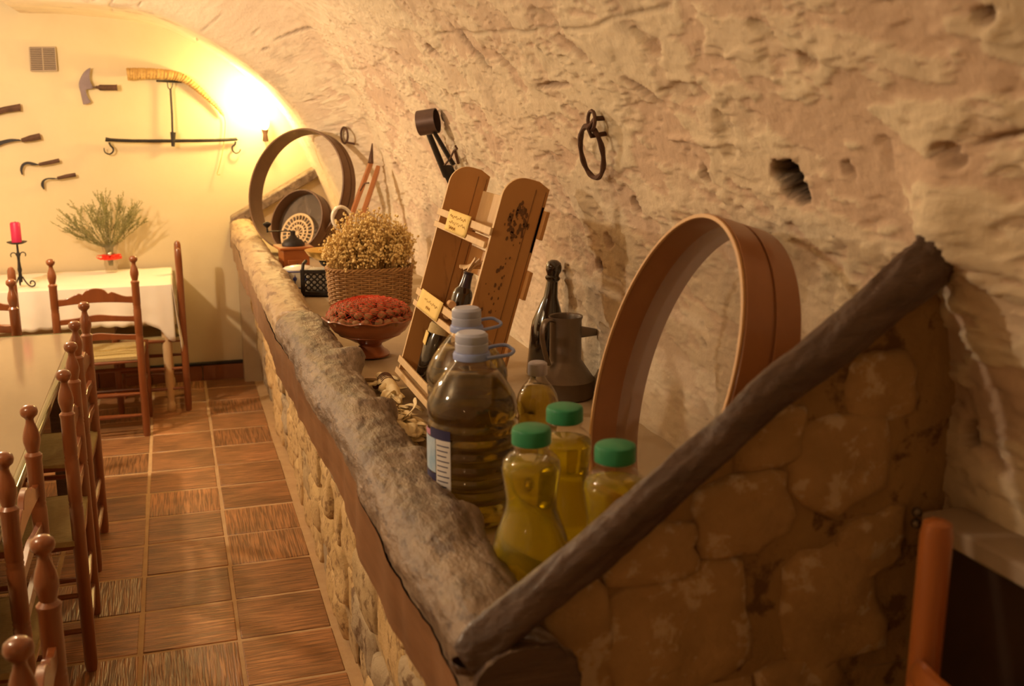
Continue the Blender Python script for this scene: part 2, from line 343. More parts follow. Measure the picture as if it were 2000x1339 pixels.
for a in [(1540,357,.046,.038,.11,1.6,.35),(845,98,.055,.022,.03,.8,.3),(785,122,.09,.022,.02,.25,.4),(1580,113,.018,.018,.014,.3),(1172,518,.03,.02,.02,.8),(1913,47,.014,.012,.02,.7),
          (1375,350,.02,.014,.02,.6),(1366,340,.012,.016,.015,.5),(1240,405,.025,.02,.02,.7),(1262,185,.07,.015,.018,.4,.5),(1260,95,.05,.018,.012,.15,.7),(1490,70,.035,.012,.012,.2,.6),
          (1880,306,.018,.010,.014,.5),(1960,285,.06,.005,.012,.5,-.2),(1855,300,.018,.012,.02,.3),(1735,295,.010,.03,.006,.15),(1415,260,.03,.05,.012,.15),(1330,190,.10,.02,.012,.2),
          (1085,165,.10,.01,.015,.5),(1360,280,.16,.008,-.008,0),(1900,845,.018,.02,.02,.8),(985,130,.07,.018,.02,.3,.5),(920,100,.16,.02,.012,.5,.7),(1120,95,.06,.018,.02,.4,.5),
          (775,330,.08,.03,.015,.3),(1065,40,.08,.02,.012,.2,.4),(590,55,.2,.01,.01,.5,.2),(1100,1020,.01,.012,.01,.4),(1660,330,.012,.02,.012,.4),(1190,470,.03,.02,.015,.4),(1140,300,.06,.014,.02,.4,.4)]: pit(*a)
rp=random.Random(5)
for k in range(520):
    y=rp.uniform(.4,6); s=rp.uniform(1.05,3.6); big=rp.random()**3.5
    PITS.append((y,s,.005+.032*big,.003+.008*big,.003+.010*big,rp.choice([0,.1,.3,.6])*rp.random(),rp.uniform(0,.9)))
def vaultpiece(name,t0,t1,ys,nt,fancy=True):
    A=arcpos(np.linspace(0,10,1001)); s=np.linspace(arcpos(t0),arcpos(t1),nt); t=np.interp(s,A,np.linspace(0,10,1001))
    Y,T=np.meshgrid(ys,t); P=vault(T,Y); P2=vault(T+.01,Y); d=P2-P; d/=np.linalg.norm(d,axis=2,keepdims=True)+1e-9
    nx,nz=d[...,1],-d[...,0]      # outward (away from the room)
    Sx=arcpos(T); off=np.zeros_like(Y); wr=np.zeros_like(Y); dk=np.zeros_like(Y); bk=np.zeros_like(Y)
    if fancy:
        rough=1-.75*sst(5.6,6.1,Y)
        mid=np.exp(-((Sx-1.62)/.42)**2)+.35                       # flaking is heaviest in the band above the counter
        off+=(.022*(fbm(Y*1.5,Sx*1.8,11,2)-.5)+.012*(fbm(Y*6,Sx*7,12,4)-.5)+.0065*(fbm(Y*30,Sx*32,14,4,.6)-.5))*rough
        a=fbm(Y*3.2-Sx*1.5,Sx*6.5,21,5,.6); m=sst(.535,.56,a+.03*mid)*rough*np.clip(mid,0,1)
        off+=.005*m; wr=np.maximum(wr,m*.8)
        c3=fbm(Y*5+9,Sx*14-Y*3,25,6,.65); m3=sst(.56,.575,c3)*rough; off-=.004*m3*np.clip(mid*1.2,0,1); wr=wr*(1-.8*m3)
        b=fbm(Y*9-Sx*4,Sx*15,31,4,.6); m2=sst(.60,.63,b)*np.clip(mid,0,1)*rough; off+=.005*m2; wr=np.maximum(wr,m2*.4)
        off+=.0022*(fbm(Y*95,Sx*95,41,2)-.5)
        # faint block courses
        for sc in (1.98,2.55,3.1):
            ln=np.exp(-((Sx-sc-.03*np.sin(Y*2.2)-.02*fbm(Y*5,Y*0,61,3))/.006)**2)*sst(.45,.6,fbm(Y*2.5,Sx*0+sc,71,2)); off+=.006*ln; dk=np.maximum(dk,.3*ln)
        dk=np.maximum(dk,.18*sst(.62,.72,fbm(Y*5,Sx*5,51,5,.65)))
        wr=np.maximum(wr,.35*sst(.5,.7,fbm(Y*1.3+5,Sx*1.6,81,4)))
        dk=np.maximum(dk,.36*sst(.48,.68,fbm(Y*2.2+3,Sx*3.2,55,5,.6))*np.exp(-((Sx-1.25)/.30)**2)*rough)
        off+=.05*(1-sst(.85,1.13,Y))*(1-sst(2.0,2.2,Sx)); off-=.045*np.exp(-((Y-1.19)/.07)**2-((Sx-1.60)/.12)**2)
        jit=.35*(fbm(Y*45,Sx*45,91,3)-.5)
        for (py,ps,ry,rs,dp,da,an) in PITS:
            ky=np.where(abs(ys-py)<3*max(ry,rs)+.01)[0]; ks=np.where(abs(s-ps)<3*max(ry,rs)+.01)[0]
            if len(ky)==0 or len(ks)==0: continue
            sl=np.ix_(ks,ky); u=Y[sl]-py; v=Sx[sl]-ps; c_,s_=math.cos(an),math.sin(an)
            e=np.sqrt(((u*c_+v*s_)/ry)**2+((-u*s_+v*c_)/rs)**2)+jit[sl]*1.6
            h=1-sst(.7,1.15,e); off[sl]+=dp*h; bk[sl]=np.maximum(bk[sl],(1-sst(.95,1.2,e))*(1 if da>1 else 0)); dk[sl]=np.maximum(dk[sl],min(1,da)*(1-sst(.6,1.1,e)))  # bk blackens the deep hole, its shade put into the colour
            wr[sl]=np.maximum(wr[sl],.6*(1-sst(.9,1.5,e)) if dp>.012 else 0)
    V=np.stack([P[...,0]+nx*off,Y,P[...,1]+nz*off],2)
    o=npmesh(name,V,len(ys),nt,'plaster',flip=True,wear_shade=(wr,dk,bk)); return tagstruct(o)
ys=[.0]
while ys[-1]<YB+.02: ys.append(ys[-1]+(.0072+.0012*ys[-1] if ys[-1]>.5 else .03))
ys=np.array(ys)
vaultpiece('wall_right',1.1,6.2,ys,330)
vaultpiece('ceiling',6.2,9.9,ys,190)
# plain continuation
def coarse(name,pts,y0,y1,mat='plaster'):
    b=B(); b.grid(lambda u,v:(pts[int(round(v*(len(pts)-1)))][0],y0+(y1-y0)*u,pts[int(round(v*(len(pts)-1)))][1]),12,len(pts)); return tagstruct(b.build(name,mat))
mir=[tuple(p) for p in spline(MAIN,np.linspace(9.9,10,3))]+[(-1.6-x,z) for x,z in [tuple(p) for p in spline(MAIN,np.linspace(10,5.4,24))]]
coarse('ceiling_left_half',mir,-2.0,YB+.02)
coarse('wall_left',[(-1.6-x,z) for x,z in [tuple(p) for p in spline(MAIN,np.linspace(5.4,0,14))]],-2.0,YB+.02)
coarse('ceiling_behind',[tuple(p) for p in spline(MAIN,np.linspace(1.1,9.9,40))],-2.0,.0)
coarse('wall_right_base',[tuple(p) for p in spline(MAIN,np.linspace(0,1.12,8))],-2.0,YB+.02)
# back wall and the wall behind the camera
def backfn(u,v):
    x=-2.8+4.1*u; z=2.75*v; return (x,YB+.006*math.sin(x*2.3+z*1.7)+.004*math.sin(x*7+z*5.1),z)
b=B(); b.grid(backfn,60,40); b.add([(-2.8,YB+.12,0),(1.3,YB+.12,0),(1.3,YB+.12,2.75),(-2.8,YB+.12,2.75)],[(3,2,1,0)]); tagstruct(b.build('wall_back','back'))
b=B(); b.box((-.8,-2.05,1.35),(4.2,.1,2.8)); tagstruct(b.build('wall_front','back'))
b=B(); b.grid(lambda u,v:(-2.9+4.2*u,-2.1+9.2*v,.0002),30,60); b.box((-.8,2.5,-.06),(4.2,9.2,.09)); floor=tagstruct(b.build('floor','grout'))
# skirting along the back wall: one row of tiles under a dark capping
for k in range(7):
    b=B(); b.box((-1.66+.315*k+.03,YB-.012,.052),(.309,.024,.10)); o=b.build('skirting_tile','skirt',floor,bevel=.002)
b=B(); b.box((-.75,YB-.013,.113),(2.4,.03,.018)); tagstruct(b.build('baseboard_back','iron',bevel=.003))
# floor tiles
tb=B(); tb.box((0,0,-.006),(.302,.293,.02)); t0=None
tmesh={}
for flipd in (0,1):
    b=B(); dx,dy=(.301,.292) if not flipd else (.292,.301)
    b.box((0,0,-.005),(dx,dy,.016)); o=b.build('floor_tile','tile',floor,bevel=.004); tmesh[flipd]=o
first={0:True,1:True}; rt=random.Random(3)
for ci in range(-5,2):
    for ri in range(-6,12):
        x=-.204+.1575+.315*ci; y=3.34+.153+.306*ri
        if y>6.9 or (ci==1 and x>.6): continue
        k=1 if rt.random()<.38 else 0
        if first[k]: o=tmesh[k]; first[k]=False
        else: o=tmesh[k].copy(); COL.objects.link(o); o.parent=floor
        o.location=(x+rt.uniform(-.002,.002),y+rt.uniform(-.002,.002),rt.uniform(-.001,.001)); o.rotation_euler=(rt.uniform(-.004,.004),rt.uniform(-.004,.004),(PI/2 if k else 0)+rt.choice([0,PI])+rt.uniform(-.006,.006))
# ---------------------------------------------------------------- stone counter (manger)
ZC=.96; YN=1.24; YF=6.72
cnt=thing('stone_counter','long rubble stone counter with smooth cement top along the vaulted wall','counter',(0,0,0))
def facex(z,y=0): return .385+.03*(1-z/.86)
# front mortar core, rough
nY=420; nZ=70; yy=np.linspace(YN-.02,YB-.01,nY); zz=np.linspace(0,.87,nZ); Yg,Zg=np.meshgrid(yy,zz)
Xg=facex(Zg)+.07*Yg/7*(1-Zg)-.030*(fbm(Yg*5,Zg*6,101,5,.6)-.5)*2+.012*(fbm(Yg*22,Zg*22,103,3)-.5)+.02
o=npmesh('mortar_face',np.stack([Xg,Yg,Zg],2),nY,nZ,'mortar',flip=False); o.parent=cnt
def ledgefn(u,v):
    x=.40+.72*u; y=YN+.02+(YB-YN-.04)*v; return (x,y,ZC+.003*math.sin(y*3.1+x*5)*math.sin(x*9)+.002*math.sin(y*11)-.003)
b=B(); b.grid(ledgefn,24,150); b.add([(.40,YN,.9),(1.12,YN,.9),(1.12,YB,.9),(.40,YB,.9)],[(3,2,1,0)]); b.build('ledge_top','ledge',cnt)
rs=random.Random(11)
from mathutils import noise as mn
def stone(o,ax,ay,an,w,h,dep,seed,mat,name='stone',par=cnt):   # uneven stone on plane (ax,ay), proud along an
    r=random.Random(seed); n=18; V=[];Fc=[];o,ax,ay,an=map(Vector,(o,ax,ay,an)); sk=r.uniform(-.25,.25); sd=Vector((seed*1.7,seed*.9,3))
    def P(a,sc,dd):
        c,s_=math.cos(a),math.sin(a); k=1/max(abs(c),abs(s_))**.8; nz=1+.22*mn.noise(Vector((c*1.6,s_*1.6,0))+sd)
        x=c*k*w/2*nz*sc; y=s_*k*h/2*nz*sc+x*sk*.4; q=o+ax*x+ay*y
        return q+an*dep*(dd+.75*mn.noise(q*11+sd)*(1 if dd>0 else 0)+.35*mn.noise(q*38+sd)*(1 if dd>0 else 0))
    Ls=((1.0,-.6),(.99,.25),(.94,.62),(.80,.85),(.62,.92),(.42,.97),(.2,1.0))
    for sc,dd in Ls:
        for k in range(n): V.append(P(2*PI*k/n,sc,dd))
    V.append(P(0,.001,1.0))
    for L_ in range(len(Ls)-1):
        for k in range(n): Fc.append((L_*n+k,L_*n+(k+1)%n,(L_+1)*n+(k+1)%n,(L_+1)*n+k))
    m=(len(Ls)-1)*n
    for k in range(n): Fc.append((m+k,m+(k+1)%n,m+n))
    b=B(); b.add(V,Fc); return b.build(name,mat,par,angle=180)
y=YN+.1; sd=0
rows=[(.0,.20),(.20,.42),(.42,.63),(.63,.845)]
for (z0,z1) in rows:
    y=YN+.02+rs.uniform(0,.1)
    while y<YB-.1:
        w=rs.uniform(.13,.34) if y<4 else rs.uniform(.2,.4); h=(z1-z0)*rs.uniform(.72,.98); zc=(z0+z1)/2+rs.uniform(-.02,.02); sd+=1
        if rs.random()<.86:
            x=facex(zc)+.07*y/7*(1-zc)+.012
            stone((x,y+w/2,zc),(0,1,0),(0,0,1),(-1,0,0),w*.97,h,rs.uniform(.006,.026),sd,rs.choice(['stoneY','stoneY','stoneG','stoneY','mortar']))
        y+=w
# near end wall (faces the camera side), top edge rises with the slanting beam
P0=onY(1000,1225,1.2); P1=onY(1790,545,1.2)
def beamz(x): return P0.z+(x-P0.x)*(P1.z-P0.z)/(P1.x-P0.x)
nX=150;nZ=150; U,Vv=np.meshgrid(np.linspace(0,1,nX),np.linspace(0,1,nZ))
Xe=.372+U*.82; Ze=Vv*(beamz(Xe)-.012)
Ye=YN-.0+.014*(fbm(Xe*7,Ze*7,201,5)-.5)+.004*(fbm(Xe*40,Ze*40,203,3)-.5)
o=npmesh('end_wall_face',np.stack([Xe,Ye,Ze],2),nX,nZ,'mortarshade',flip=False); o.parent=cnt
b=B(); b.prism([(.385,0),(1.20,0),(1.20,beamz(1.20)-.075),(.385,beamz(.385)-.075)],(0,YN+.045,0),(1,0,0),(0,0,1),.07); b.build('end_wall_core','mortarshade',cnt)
blocks=[(1330,1230,.235,.21,0),(1130,1260,.10,.2,1),(1450,1000,.16,.13,2),(1620,1180,.17,.20,3),(1640,900,.17,.15,4),(1270,1080,.15,.09,5),(1700,1060,.12,.10,6),(1500,860,.12,.09,7),(1720,760,.12,.12,8),(1560,1330,.16,.10,9),(1360,1420,.20,.14,10),(1150,1440,.14,.12,11)]
for (px,py,w,h,k) in blocks:
    q=onY(px,py,YN); stone((q.x,YN+.004,q.z),Vector((1,0,.12)).normalized(),Vector((-.12,0,1)).normalized(),(0,-1,0),w,h,.018,500+k,'stoneE')
# far end wall with its slanting beam
Q0=onY(462,425,6.80); Q1=onY(655,308,6.80)
def fbz(x): return Q0.z+(x-Q0.x)*(Q1.z-Q0.z)/(Q1.x-Q0.x)
b=B(); b.prism([(.36,.0),(1.10,.0),(1.10,fbz(1.1)-.03),(.36,fbz(.36)-.03)],(0,6.86,0),(1,0,0),(0,0,1),.12); b.build('far_end_wall','ledge',cnt)
b=B(); b.prism([(.33,fbz(.33)-.045),(1.10,fbz(1.1)-.05),(1.10,fbz(1.1)+.02),(.33,fbz(.33)+.025)],(0,6.82,0),(1,0,0),(0,0,1),.16); tag(b.build('end_beam','bark',bevel=.01),'slanting weathered beam at the far end of the counter, behind the round sieves','beam')
# long log
lg=thing('log_rail','long weathered log with rough bark top along the counter edge','log',(0,0,0))
nY=760; nA=44; ylog=np.linspace(1.16,6.93,nY)
secs=np.linspace(0,1,nA)
def logsec(a,y):
    # a 0..1 runs from the inner foot over the bark crown to the outer flat face's top
    ang=PI*(a); cx=.384; rx=.074; rz=.075; z0=.985
    return cx+rx*np.sign(np.cos(ang))*np.abs(np.cos(ang))**.75, z0+rz*np.abs(np.sin(ang))**.8
A_,Yl=np.meshgrid(secs,ylog,indexing='ij')
Xl,Zl=logsec(A_,Yl); 
ang=PI*A_
inner0=np.clip(np.cos(ang)+.35,0,1)
bulge=.014*(fbm(Yl*2.2,A_*2,301,3)-.5)*2+.012*(fbm(Yl*14,A_*8,303,4)-.5)+.009*(fbm(Yl*50,A_*24,305,4,.65)-.5)*(.4+.6*inner0)
inner=np.clip(np.cos(ang),0,1)
step=np.zeros_like(Yl)
for yk,am,wd in ((1.70,.026,.11),(2.03,.022,.09),(2.42,.028,.07),(2.92,.042,.09),(3.45,.012,.12),(1.30,-.012,.15),(4.6,.01,.2)): 
    u=(Yl-yk)/wd; step+=am*np.where(u<0,np.exp(-u*u*3.0),np.exp(-u*u*9))*np.exp(-((A_-.22)/.17)**2)
rad=bulge+step+.010*(1-sst(3.52,3.60,Yl))*np.clip(np.sin(ang)*1.5,0,1)
for yk,dp in ((3.58,.018),(5.22,.012)): 
    rad-=dp*np.exp(-((Yl-yk-.03*np.sin(A_*9+1))/.012)**2)*sst(.12,.3,A_)*(1-sst(.75,.9,A_))
Xl=Xl+rad*np.cos(ang)+.010*np.sin(Yl*1.1); Zl=Zl+rad*np.sin(ang)*.9+.006*np.sin(Yl*1.7+1)
ic=int(np.searchsorted(ylog,3.585)); VV=np.stack([Xl,Yl,Zl],2)
o=npmesh('bark_top',np.ascontiguousarray(VV[:,:ic+1]),ic+1,nA,'bark',flip=True); o.parent=lg
o=npmesh('stripped_top',np.ascontiguousarray(VV[:,ic:]),nY-ic,nA,'stripped',flip=True); o.parent=lg
# front cut face + underside
b=B()
def facefn(u,v):
    y=1.16+(6.93-1.16)*u; i=min(nY-1,int(u*(nY-1))); xt,zt=float(Xl[-1,i]),float(Zl[-1,i]); s=v
    if s<=.5: k=s/.5; return (xt+.004*math.sin(y*3)+.006*k*math.sin(y*5+1),y,zt+(.865-zt)*k+.006*k*math.sin(y*2.1))
    k=(s-.5)/.5; return (xt+k*(.16),y,.865+.006*(1-k)*math.sin(y*2.1))
b.grid(facefn,200,9); b.build('cut_face','plank',lg,angle=60)
sec=[(float(Xl[a,0]),float(Zl[a,0])) for a in range(nA)]+[(.315,.868),(float(Xl[0,0]),.868)]
b=B(); b.prism(sec,(0,1.168,0),(1,0,0),(0,0,1),.014); b.build('log_end','darkwood',lg,bevel=.002)
# near slanting beam
def roughtube(pts,rad,seg,n,amp,seed,flat=1):
    P=[Vector(p) for p in pts]; m=len(P); out=[];rr=[]
    for i in range(n):
        t=i/(n-1)*(m-1); k=min(m-2,int(t)); f=t-k; p0=P[max(k-1,0)];p1=P[k];p2=P[k+1];p3=P[min(k+2,m-1)]
        out.append(.5*((2*p1)+(-p0+p2)*f+(2*p0-5*p1+4*p2-p3)*f*f+(-p0+3*p1-3*p2+p3)*f**3)); rr.append(rad[k]*(1-f)+rad[k+1]*f)
    b=B(); b.tube(out,rr,seg,flat=flat)
    V=np.array(b.v); i,k=np.divmod(np.arange(len(V)),seg); cen=np.array([out[j] for j in i])
    kk=np.cos(2*PI*k/seg)*1.6+7; k2=np.sin(2*PI*k/seg)*1.6+7
    nn=fbm(i*.045+kk*1.2,k2*1.2+i*.01,seed,4)-.5; n2=fbm(i*.02+3,kk*1.1+k2,seed+5,2)-.5
    V=cen+(V-cen)*(1+amp*nn+amp*n2)[:,None]; b.v=[tuple(q) for q in V]; return b
pp=[onY(*q,1.2) for q in [(906,1292),(918,1282),(1000,1211),(1137,1094),(1275,976),(1400,866),(1500,768),(1600,692),(1700,606),(1790,530),(1828,500)]]
bb=roughtube(pp,[.014,.026,.028,.028,.0275,.027,.027,.0295,.031,.036,.040],36,300,.42,401)
tag(bb.build('slanting_beam','darkwood',angle=180),'dark slanting wooden beam rising over the near end of the counter','beam')
# ---------------------------------------------------------------- chairs
FIN=[(.017,.0),(.020,.03),(.0205,.42),(.0205,.55),(.0185,.556),(.0205,.562),(.0185,.568),(.0205,.574),(.0205,.70),(.0185,.706),(.0205,.712),(.0185,.718),(.0205,.724),(.0205,.835),(.0225,.842),(.0225,.848),(.0150,.856),(.0175,.866),(.0220,.885),(.0220,.897),(.0185,.915),(.0115,.935),(.0100,.945),(.0125,.950),(.0200,.957),(.0225,.966),(.0205,.976),(.0120,.983),(.0005,.985)]
def rail(w,z,h,crest,x=.0):
    top=[];n=25
    for i in range(n):
        u=-1+2*i/(n-1); a=abs(u)
        if crest: t=h*(.42+.38*(.5+.5*math.cos(PI*min(1,max(0,(a-.30)/.55))))-.13*math.exp(-((a-.33)/.05)**2)+.22*max(0,math.cos(a*PI/2/.30))**.7*(a<.30))
        else: t=h*(.72+.25*math.cos(a*PI)*.5+.1*math.exp(-(a/.25)**2))
        top.append((u*w/2,t))
    bot=[(u*w/2,(.012 if crest else .010)*math.cos(u*PI/2)) for u in [1-2*i/(n-1) for i in range(n)]]
    b=B(); b.prism(top+bot,(x,0,z),(0,1,0),(0,0,1),.016); return b
def make_chair(label,w=.40,d=.37,fin=True):
    t=thing('ladderback_chair',label,'chair')
    for sy in (-1,1):
        b=B()
        if fin: b.lathe(FIN,18,(0,sy*w/2,0))
        else: b.lathe([(.017,0),(.0205,.05),(.0205,.90),(.019,.94),(.012,.955),(.001,.96)],16,(0,sy*w/2,0))
        b.build('post','varnish',t)
        b=B(); b.lathe([(.014,0),(.019,.04),(.020,.40),(.023,.41),(.022,.455),(.001,.458)],14,(d,sy*(w/2+.01),0)); b.build('leg','varnish',t)
        for z in (.14,.26): b=B(); b.tube([(0,sy*w/2,z),(d/2,sy*w/2,z),(d,sy*(w/2+.01),z)],[.008,.0115,.008],8); b.build('rung','varnish',t)
        b=B(); b.tube([(0,sy*w/2,.43),(d,sy*(w/2+.01),.43)],.014,8); b.build('seat_rail','varnish',t)
    for x,zs in ((0,(.12,.24,.42)),(d,(.17,.29,.42))):
        for z in zs: b=B(); b.tube([(x,-w/2,z),(x,0,z),(x,w/2,z)],[.008,.0125,.008],8); b.build('rung','varnish',t)
    for z,h,c in ((.735,.085,True),(.635,.05,False),(.535,.05,False)): rail(w-.02,z,h,c).build('back_slat','varnish',t,bevel=.002)
    def seat(u,v):
        x=d*u-.01+.02*u; y=(v-.5)*(w+.03); e=min(u,1-u,v,1-v)*4; return (x,y,.447+.012*min(1,e)-.018*math.exp(-((u-.5)**2+(v-.5)**2)*9)+.0015*math.sin((u if abs(u-.5)>abs(v-.5) else v)*150))
    b=B(); b.grid(seat,40,40); b.add([(-.01,-(w+.03)/2,.43),(d+.01,-(w+.03)/2,.43),(d+.01,(w+.03)/2,.43),(-.01,(w+.03)/2,.43)],[(3,2,1,0)])
    for e in (((-.01,-1),(d+.01,-1)),((d+.01,-1),(d+.01,1)),((d+.01,1),(-.01,1)),((-.01,1),(-.01,-1))):
        (x0,y0),(x1,y1)=e; hw=(w+.03)/2; b.add([(x0,y0*hw,.43),(x1,y1*hw,.43),(x1,y1*hw,.447),(x0,y0*hw,.447)],[(0,1,2,3)])
    b.build('rush_seat','rush',t,angle=60)
    return t
G='ladderback chairs along the long table'
ch=make_chair('varnished ladderback chair in the row beside the aisle, second nearest the camera')
ch['group']=G; ch.location=(-.405,2.71,0); ch.rotation_euler=(0,0,PI-.02)
dup(ch,(-.268,1.77,0),PI+.02,'nearest varnished ladderback chair of the row beside the aisle, ball finials at the bottom left',G)
dup(ch,(-.355,3.49,0),PI+.03,'varnished ladderback chair in the row beside the aisle, second from the far end',G)
dup(ch,(-.375,4.26,0),PI-.01,'farthest varnished ladderback chair of the aisle row, in front of the cloth-covered table',G)
dup(ch,(-.425,5.80,0),PI/2,'ladderback chair facing the cloth-covered table, its three curved slats seen from behind','ladderback chairs around the cloth table')
dup(ch,(-.93,5.17,0),-PI/2,'ladderback chair at the head of the long table, one ball finial at the left edge')
c2=make_chair('plain-post chair tucked at the right end of the cloth-covered table',w=.36,fin=False); c2.location=(.0,6.42,0); c2.rotation_euler=(0,0,PI)
dup(c2,(-.985,5.75,0),PI/2,'plain square-topped chair at the left edge before the cloth-covered table')
# ---------------------------------------------------------------- long table
tb_=thing('dining_table','long glossy brown dining table beside the chair row, reflecting the room','table',(-1.0,2.95,0))
b=B(); b.box((0,0,.725),(1.05,4.22,.03)); b.build('tabletop','tabletop',tb_,bevel=.006)
for sx in (-1,1): b=B(); b.tube([(sx*.53,-2.11,.725),(sx*.53,2.11,.725)],.017,10); b.build('edge_strip','edge',tb_)
for sy in (-1,1): b=B(); b.tube([(-.53,sy*2.115,.725),(.53,sy*2.115,.725)],.017,10); b.build('edge_strip','edge',tb_)
for sx in (-1,1):
    for sy in (-1,1): b=B(); b.box((sx*.44,sy*1.95,.355),(.06,.06,.71)); b.build('leg','darkwood',tb_,bevel=.004)
    b=B(); b.box((sx*.44,0,.66),(.025,3.9,.09)); b.build('apron','darkwood',tb_)
# ---------------------------------------------------------------- far table, cloth
TX0,TX1,TY0,TY1=-1.75,-.055,6.21,6.90
tf=thing('square_leg_table','pale-legged table at the back wall under the white cloth','table',((TX0+TX1)/2,(TY0+TY1)/2,0))
hx=(TX1-TX0)/2; hy=(TY1-TY0)/2
b=B(); b.box((0,0,.725),(2*hx,2*hy,.03)); b.build('tabletop','palewood',tf)
for sx in (-1,1):
    for sy in (-1,1): b=B(); b.lathe([(.020,0),(.026,.015),(.024,.05),(.018,.06),(.020,.075),(.019,.09),(.024,.12),(.028,.5),(.03,.71)],14,(sx*(hx-.04),sy*(hy-.04),0)); b.build('leg','palewood',tf)
b=B()
def clothfn(u,v):
    # v 0 = hem in front, .45 = front edge of top, 1 = wall side
    x=TX0-.02+(TX1-TX0+.03)*u
    if v<.4:
        k=1-v/.4; dz=.215*k+.010*k*abs(math.sin(u*PI*22))+.11*k*math.exp(-((1-u)/.045)**2) ; y=TY0-.012-.012*k*math.sin(u*46+.8)-.01*k*math.sin(u*17)-.005*k
        return (x,y,.757-dz if k>0 else .757)
    k=(v-.4)/.6; return (x,TY0-.012+(TY1-TY0+.01)*k,.757+.0015*math.sin(u*60)*math.sin(k*8))
b.grid(clothfn,180,26)
def sidefn(u,v):     # right-hand drop with its hanging corner
    y=TY0-.012+(TY1-TY0)*u; dz=v*(.215+.17*max(0,1-u/.28)); return (TX1+.011+.03*v*(1-u)+.012*v*math.sin(u*22),y-.035*v*max(0,1-u*4),.757-dz)
b.grid(sidefn,40,12)
tag(b.build('tablecloth','cloth',angle=70,solid=.002),'cream white tablecloth with scalloped hem over the table at the back wall','tablecloth')
# candlestick
cp=onZ(42,560,.765); cs=thing('candlestick','black wrought-iron candlestick with scrolled feet on the white cloth','candlestick',(cp.x,cp.y,.762))
hs=.205
for k in range(3):
    a=2*PI*k/3-.3; d=Vector((math.cos(a),math.sin(a),0)); pts=[]
    for j in range(9): 
        t=j/8; pts.append(d*(.012+.048*t)+Vector((0,0,.055*(1-t)**2+.005)))
    for j in range(1,11):
        th=-PI/2+j*.52; r=.019*(1-j*.05); pts.append(d*(.062+r*math.cos(th))+Vector((0,0,.005+.019+r*math.sin(th))))
    b=B(); b.tube(pts,.0042,6); b.build('scroll_foot','iron',cs)
for k in range(4):
    a=PI*k/2+.2; d=Vector((math.cos(a),math.sin(a),0)); pts=[d*.006+Vector((0,0,.175))]
    for j in range(12): th=PI-.35*j; r=.014; pts.append(d*(.024+r*math.cos(th))+Vector((0,0,.182+r*math.sin(th))))
    b=B(); b.tube(pts,.0032,6); b.build('scroll_arm','iron',cs)
b=B(); b.lathe([(.009,.03),(.011,.06),(.008,.08),(.012,.10),(.009,.12),(.007,.15),(.010,.19),(.006,.20),(.005,.245)],12); b.build('stem','iron',cs)
b=B(); b.lathe([(.004,.240),(.030,.243),(.050,.252),(.053,.256),(.048,.256),(.02,.249),(.001,.248)],24); b.build('drip_pan','iron',cs)
b=B(); b.lathe([(.0265,.0),(.0265,.105),(.022,.112),(.010,.106),(.001,.104)],24); o=b.build('candle','wax'); o.location=(cp.x,cp.y,.762+.2505); tag(o,'thick magenta candle on the black iron candlestick','candle')
w_=B(); w_.tube([(0,0,.10),(.002,0,.118)],.0015,5); w_.build('wick','black',o)
# vase and rosemary
vp=onZ(218,530,.765)
vs=thing('glass_vase','clear glass vase tied with a red ribbon on the white cloth','vase',(vp.x,vp.y,.762))
b=B(); b.lathe([(.030,0),(.036,.006),(.040,.05),(.038,.10),(.046,.15),(.052,.17),(.049,.17),(.043,.15),(.035,.10),(.037,.05),(.033,.012),(.001,.01)],24); b.build('vase_body','glass',vs)
pts=[];nn=48
b=B(); b.lathe([(.040,.085),(.047,.090),(.046,.1),(.040,.107)],32,fn=lambda r,z,a:(r+.004*math.sin(a*9),z+.003*math.sin(a*7))); b.build('ribbon','redribbon',vs)
for k in range(7):
    a=-PI/2+(k-3)*.42; d=Vector((math.cos(a),math.sin(a),0)); b=B(); pts=[d*(.046+.018*math.sin(j*PI/6))+Vector((.018*math.cos(j*PI/3),0,.097+.012*math.sin(j*PI/3))) for j in range(7)]; b.tube(pts,.006,6,flat=.3); b.build('ribbon_loop','redribbon',vs)
b=B(); b.ball((.0,-.052,.118),.0135); b.build('bauble','silver',vs)
hb=thing('rosemary_bunch','dry grey-green rosemary bunch spreading from the glass vase','plant',(vp.x,vp.y,.772))
rr=random.Random(21)
